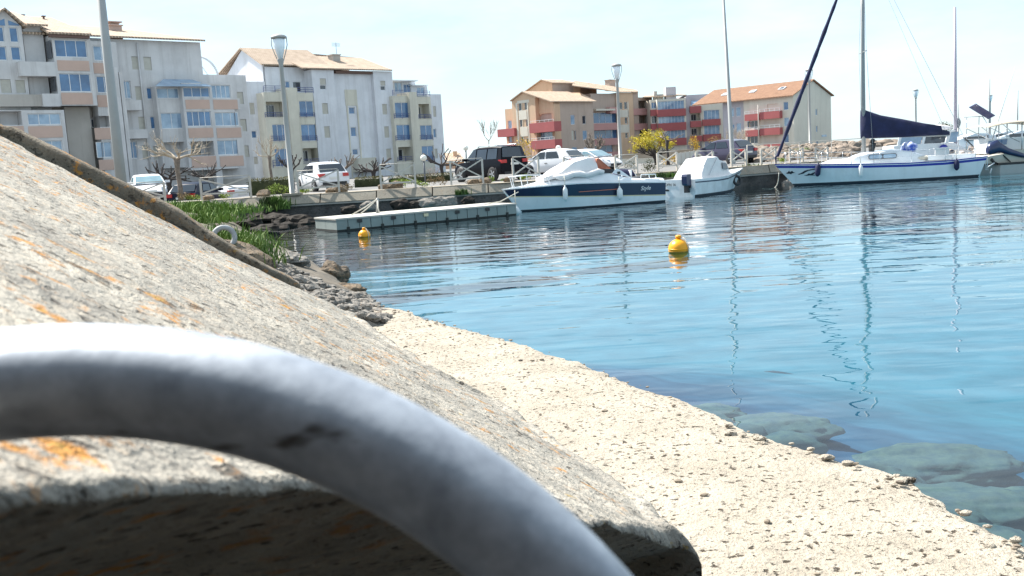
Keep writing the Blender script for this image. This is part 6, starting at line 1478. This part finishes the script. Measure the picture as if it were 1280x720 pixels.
# rough broken concrete and rocks running down to the water left of the ledge
def rock_thing(label, px, py, y, r, seed, m=None, sub=4, rough_=.38, rz=0, group='rocks at the water edge', name='rock'):
    c = at_y(px, py, y); mb = MB(); mb.blob((0,0,0), r, rough_, seed, sub, smooth=False); o = mb.build(name, m or M_ROCK, loc=c); o.rotation_euler = (0,0,rz); return tag(o, label, 'rock', group)
rock_thing('brown pointed rock standing in the water above the grey rubble', 413, 347, 19.5, (.36,.30,.30), 12, M_ROCK2)
rock_thing('pale grey rock slab just behind the end of the dark raised edge', 352, 326, 17.5, (.46,.35,.17), 5)
rock_thing('dark low rock beside the pale slab above the water', 372, 330, 18.5, (.22,.2,.12), 7)
rock_thing('small dark rock at the tip of the rubble by the ledge', 446, 371, 14.2, (.22,.14,.08), 9)
rock_thing('brownish rock between the rubble and the ledge end', 430, 363, 16, (.30,.2,.12), 15, M_ROCK2)
# the rubble ramp itself
mb = MB(); rows = []
top_px = [(300,318,12.5),(330,320,14.5),(352,330,15),(380,342,14.8),(410,357,14.5),(440,372,13.6),(470,381,12.6)]
bot_px = [(290,330,9),(330,352,9),(365,362,9),(395,374,9.5),(425,388,10),(455,398,10.4),(490,404,10.6)]
tpts = [at_y(*p_) for p_ in top_px]; bpts = [at_y(*p_) for p_ in bot_px]
for k in range(81):
    A = polyl(tpts, k/80); Bq = polyl(bpts, k/80); row = [A + Vector((.3,.6,-.7)), A + Vector((.12,.2,-.18))]
    for j in range(40):
        p_ = lerp(A, Bq, j/39); n_ = noise.noise(p_*2.4)*.10 + noise.noise(p_*6)*.07 + abs(noise.noise(p_*9))*.05; row.append(p_ + Vector((0,0,n_-.05)))
    row += [Bq + Vector((-.2,-.35,-.5)), Vector((Bq.x-.3, Bq.y-.5, -.6)), Vector((A.x, A.y, -1.2))]
    rows.append(row)
mb.loft(rows, closed=True, cap0=True, cap1=True, smooth=False)
for i in range(260):
    t_, s_ = rnd.random(), rnd.random(); p_ = lerp(polyl(tpts, t_), polyl(bpts, t_), s_); r = rnd.uniform(.02,.085); mb.blob(p_ + Vector((0,0,r*.1)), (r*1.4,r,r*.7), .45, i+900, 2)
tag(mb.build('broken_concrete', M_ROCK, fix='up'), 'ramp of broken grey concrete rubble sloping to the water beside the ledge', 'rubble')
# second ring standing behind the raised edge
c = at_y(280, 297, 11.0); o = ring_mesh(Vector((0,0,0)), .115, .030, Vector((1,0,0)), Vector((0,.2,1)).normalized(), 48, 14).build('mooring_ring', mat('dull_ring_iron', (.30,.31,.32), .6, var=.2, scale=20), loc=c); o.rotation_euler = (0,0,.3)
tag(o, 'small far mooring ring standing in the grass behind the raised edge', 'mooring ring')
mb = MB(); mb.blob((0,0,0),(.5,.4,.3),.3,2,3); o = mb.build('rock', M_ROCK2, loc=c + Vector((0,.1,-.36))); tag(o, 'rock carrying the small far mooring ring', 'rock', 'rocks at the water edge')
# dark rocks under the quay wall and behind the pontoon
M_WET = mat('wet_dark_rock', (.032,.027,.023), .85, spec=.15, var=.6, scale=3, bump=.8, bscale=8)
k = 0
for px, wy, r, lab in ((330,292,.42,'dark rock at the corner of the shore below the quay wall'),(312,283,.5,'tall dark rock against the quay wall right of the grass'),(322,276,.55,'dark rock in the shade beneath the hanging grass tuft'),(340,276,.5,'dark rock under the middle of the hanging grass tuft'),(352,276,.4,'dark rock against the quay wall above the chain'),(347,287,.35,'dark rock under the quay wall left of the chain'),(360,284,.3,'low dark rock under the chain'),(375,280,.45,'dark rock just left of the pontoon end')):
    c = at_z(px, wy, 0); k += 1; mb = MB(); mb.blob((0,0,.05),(r*1.2,r,r*.6),.4,k+50,3); o = mb.build('rock', M_WET, loc=c); tag(o, lab, 'rock', 'rocks at the water edge')
for px, py, r, lab in ((460,258,.30,'pale rock left of the mooring post behind the pontoon'),(500,256,.34,'dark rock right of the mooring post behind the pontoon'),(536,254.5,.36,'broad pale rock behind the middle of the pontoon'),(551,253,.34,'rounded pale rock between two others behind the pontoon'),(563,252,.28,'small pale rock behind the pontoon'),(520,257,.3,'dark rock in shadow behind the pontoon'),(585,251,.25,'small dark rock near the right part of the pontoon'),(990,232,.45,'pale rock under the bow of the yacht'),(437,262,.3,'dark rock behind the left part of the pontoon')):
    c = at_y(px, py, 44.6 if px < 900 else 51); k += 1; mb = MB(); mb.blob((0,0,0),(r*1.25,r*.8,r*.75),.35,k+50,3); o = mb.build('rock', M_ROCK if 'pale' in lab else M_WET, loc=c); tag(o, lab, 'rock', 'rocks at the water edge')
# chain from the shore to the pontoon
p0 = at_y(312, 285, 33.2); p1 = at_y(384, 283, 35.2); ch = thing('chain', 'rusty dark mooring chain from the shore to the pontoon end', 'chain', p0)
mb = MB(); n_ = 46
for i in range(n_):
    t = (i+.5)/n_; p_ = lerp(Vector((0,0,0)), p1-p0, t) - Vector((0,0,.16*math.sin(math.pi*t)))
    dx = (p1-p0).normalized(); up_ = Vector((0,0,1)) if i % 2 else Vector((0,-1,0)).normalized()
    pts = [p_ + dx*.036*math.cos(a_) + up_*.022*math.sin(a_) for a_ in [2*math.pi*q_/8 for q_ in range(9)]]; mb.tube(pts, .009, 5, cap=False)
mb.build('links', mat('chain_iron', (.16,.14,.13), .6, metal=.4), ch)
# grass on the shore
def grass(label, seq, name='grass', m=None, blade=(.10,.30)):
    mb = MB()
    for px, py, y, rx, ry, n in seq:
        c = at_y(px, py, y)
        for _ in range(n):
            p_ = c + Vector((rnd.gauss(0,rx), rnd.gauss(0,ry), 0)); h = rnd.uniform(*blade); lean = Vector((rnd.gauss(0,.3), rnd.gauss(0,.3), 1)).normalized(); w_ = rnd.uniform(.008,.018)*y/20
            sd = Vector((rnd.gauss(0,1), rnd.gauss(0,1), 0)).normalized()*w_; m_ = p_+lean*h*.6; e_ = p_+lean*h+Vector((lean.x,lean.y,-.2))*h*.35
            mb.add([p_-sd, p_+sd, m_+sd*.8, m_-sd*.8, e_], [(0,1,2,3),(3,2,4)])
    return tag(mb.build(name, m or M_GRASS, fix=False), label, 'grass', kind='stuff')
gseq = [(px, 265+ (px-240)*.10, 38, .8, .8, 420) for px in range(205, 282, 10)] + [(px, 278, 26, .4, .4, 160) for px in range(235, 290, 14)]
grass('bright green grass covering the shore below the quay corner', gseq, blade=(.12,.42))
grass('green grass and reeds around the small far mooring ring', [(262+8*i, 300+4.5*i, 11.5, .16, .25, 260) for i in range(8)] + [(308,312,13,.18,.2,420),(300,305,14,.2,.3,300)], blade=(.08,.26))
grass('grass tuft hanging over the quay wall under the street lamp', [(340,254,45.6,.24,.12,260),(345,258,45.4,.3,.08,240),(348,262,45.3,.25,.1,200)], m=leafmat('wall_weeds', (.10,.18,.03), (.03,.05,.015)), blade=(.15,.5))
grass('small weeds growing from the quay wall', [(577,243.5,45.7,.14,.05,120),(834,222,48,.5,.1,260),(938,211,51.5,.25,.08,160)], m=leafmat('wall_weeds', (.10,.18,.03), (.03,.05,.015)), blade=(.12,.35))
# riprap bank and breakwater: countless blocks
mb = MB()
M_RIP = mat('riprap_stone', (.31,.245,.195), .9, col2=(.10,.085,.07), scale=.9, detail=6, bump=.5, bscale=4)
for i in range(420):
    px = rnd.uniform(935, 1070); y = rnd.uniform(60, 84); c = at_y(px, 190, y); c.z = QZ + (y-60)/24*.75 + rnd.uniform(-.15,.1); r = rnd.uniform(.10,.36); mb.blob(c, (r*1.2,r,r*.8), .35, i, 2)
tag(mb.build('riprap', M_RIP), 'bank of tan rubble stones between the quay rail and the cream block', 'rubble bank', kind='stuff')
mb = MB()
for i in range(300):
    px = rnd.uniform(1035, 1225); y = rnd.uniform(118, 128); c = at_y(px, 185, y); c.z = .6 + rnd.uniform(-.9,.55) + max(0,(1130-px)/100)*.5; r = rnd.uniform(.4,1.1); mb.blob(c, (r*1.3,r,r*.8), .35, i+400, 2)
tag(mb.build('breakwater', M_RIP), 'far breakwater of tan and grey rocks under the yacht boom', 'breakwater', kind='stuff')
shrub('green_shrub', 'olive green shrub on the rubble bank right of the furled sail', 999, 190, 70, (1.0,.7,.45), 320, .10, M_GRASS)
# far white boats and masts in the marina
def far_boat(label, px, y, L, hull_c, mast_h, cabin=True, flip=1):
    c = at_y(px, 190, y); t = thing('moored_boat', label, 'boat', Vector((c.x, y, 0)), rad(rnd.uniform(-25,25)) + (0 if flip > 0 else math.pi), 'boats moored in the far marina')
    mb = MB(); mb.loft([[Vector((x*L,-h*L,-.1)),Vector((x*L,-h*1.15*L,z)),Vector((x*L,h*1.15*L,z)),Vector((x*L,h*L,-.1))] for x, h, z in ((-.5,.12,.9),(0,.15,.95),(.3,.10,1.1),(.52,.01,1.3))], True, smooth=False); mb.build('hull', hull_c, t)
    if cabin: 
        mb = MB(); mb.loft([[Vector((x*L,-h*L,.9)),Vector((x*L,-h*.8*L,z)),Vector((x*L,h*.8*L,z)),Vector((x*L,h*L,.9))] for x, h, z in ((-.3,.1,1.5),(-.05,.11,2.0),(.1,.1,1.9),(.2,.08,1.3))], True, smooth=False); mb.build('cabin', M_GEL, t)
        mb = MB(); mb.box((-.2*L,-.112*L,1.45),(.08*L,-.09*L,1.75)); mb.build('cabin_window', M_GLASSD, t)
    if mast_h: mb = MB(); mb.tube([(.1*L,0,.9),(.1*L,0,mast_h)],[.08,.05],6); mb.build('mast', M_ALU, t)
far_boat('far white cruiser moored right of the yacht stern, nearest of the far marina boats', 1216, 84, 7, M_GELW, 0)
far_boat('far white cabin boat left of the tall violet grey mast', 1196, 98, 7, M_GEL, 0, flip=-1)
far_boat('far blue hulled sailing boat right of the tall violet grey mast', 1226, 104, 8, M_NAVY, 7.5)
far_boat('far white sailing boat behind the beige sun canopy', 1262, 112, 8, M_GEL, 6.5)
far_boat('far dark boat behind the steel stern arch', 1206, 116, 7, M_NAVYCAN, 5.5, flip=-1)
far_boat('far white boat at the right edge behind the canopy posts', 1279, 92, 7, M_GELW, 0)
c = at_y(1197.5, 165, 100); t = thing('navigation_mark', 'small dark round mark on a post in the far marina', 'navigation mark', Vector((c.x, 100, 0)))
mb = MB(); mb.tube([(0,0,0),(0,0,at_y(1197.5,160,100).z)], .09, 6); mb.build('post', M_LAMPP, t)
mb = MB(); mb.blob((0,0,at_y(1197.5,153.5,100).z),(.28,.2,.5),.1,1,2,smooth=True); mb.build('topmark', M_DARKF, t)
shrub('leafy_tree', 'far bush showing above the cruiser roof at the end of the boom', 1178, 157.5, 120, (2.0,1.0,.8), 300, .22, leafmat('far_leaves', (.16,.17,.12), (.09,.10,.07)), cat='tree', z0=.3, stems=4)
# unseen bank added behind and right of the camera to block skylight
mb = MB(); rows = []
bp_ = [Vector(p_) for p_ in ((-3.4,-.4,0),(-1.5,-.28,0),(.3,-.24,0),(.75,-.2,0),(1.0,.1,0),(1.1,.45,0),(1.15,.95,0))]
bo_ = [Vector(p_) for p_ in ((0,-1,0),(0,-1,0),(0,-1,0),(.5,-.9,0),(.95,-.3,0),(1,0,0),(1,.2,0))]
for i in range(41):
    c_ = polyl(bp_, i/40); q_ = min(range(7), key=lambda k_: (bp_[k_]-c_).length); o_ = bo_[q_]; row = []; top_ = 3.7 if i < 28 else 3.7 - (i-28)*.14
    for j in range(14):
        z = .35 + (top_-.35)*min(1, j/10); p_ = c_ + o_*(.05*j + (.3*(j-10) if j > 10 else 0)); p_.z = z; row.append(p_ + Vector((.07*noise.noise(p_*2.2), .07*noise.noise(p_*2+Vector((4,0,0))), .12*noise.noise(p_*1.4))))
    rows.append(row)
mb.loft(rows, closed=False, cap0=False, cap1=False)
rows = []  # low sheet under the block, added to cut light bouncing off the ledge
for i in range(15):
    x = -.9 + i*.15; row = []
    for j in range(14):
        y = -.5 + .14*j; e = max(0, abs(j-5.5)-5)*.5 + max(0, abs(i-7)-6)*.5; p_ = Vector((x, y, 1.46 - .24*max(0, min(1, (y-.5)/.6)) - .9*min(1, e))); row.append(p_ + Vector((0, 0, .06*noise.noise(p_*3))))
    rows.append(row)
mb.loft(rows, closed=False, cap0=False, cap1=False)
struct(mb.build('bank', mat('shade_bank_dark', (.024,.020,.016), .95, var=.4, scale=3), fix='up'), 'unseen dark bank added to shade the block and ring')
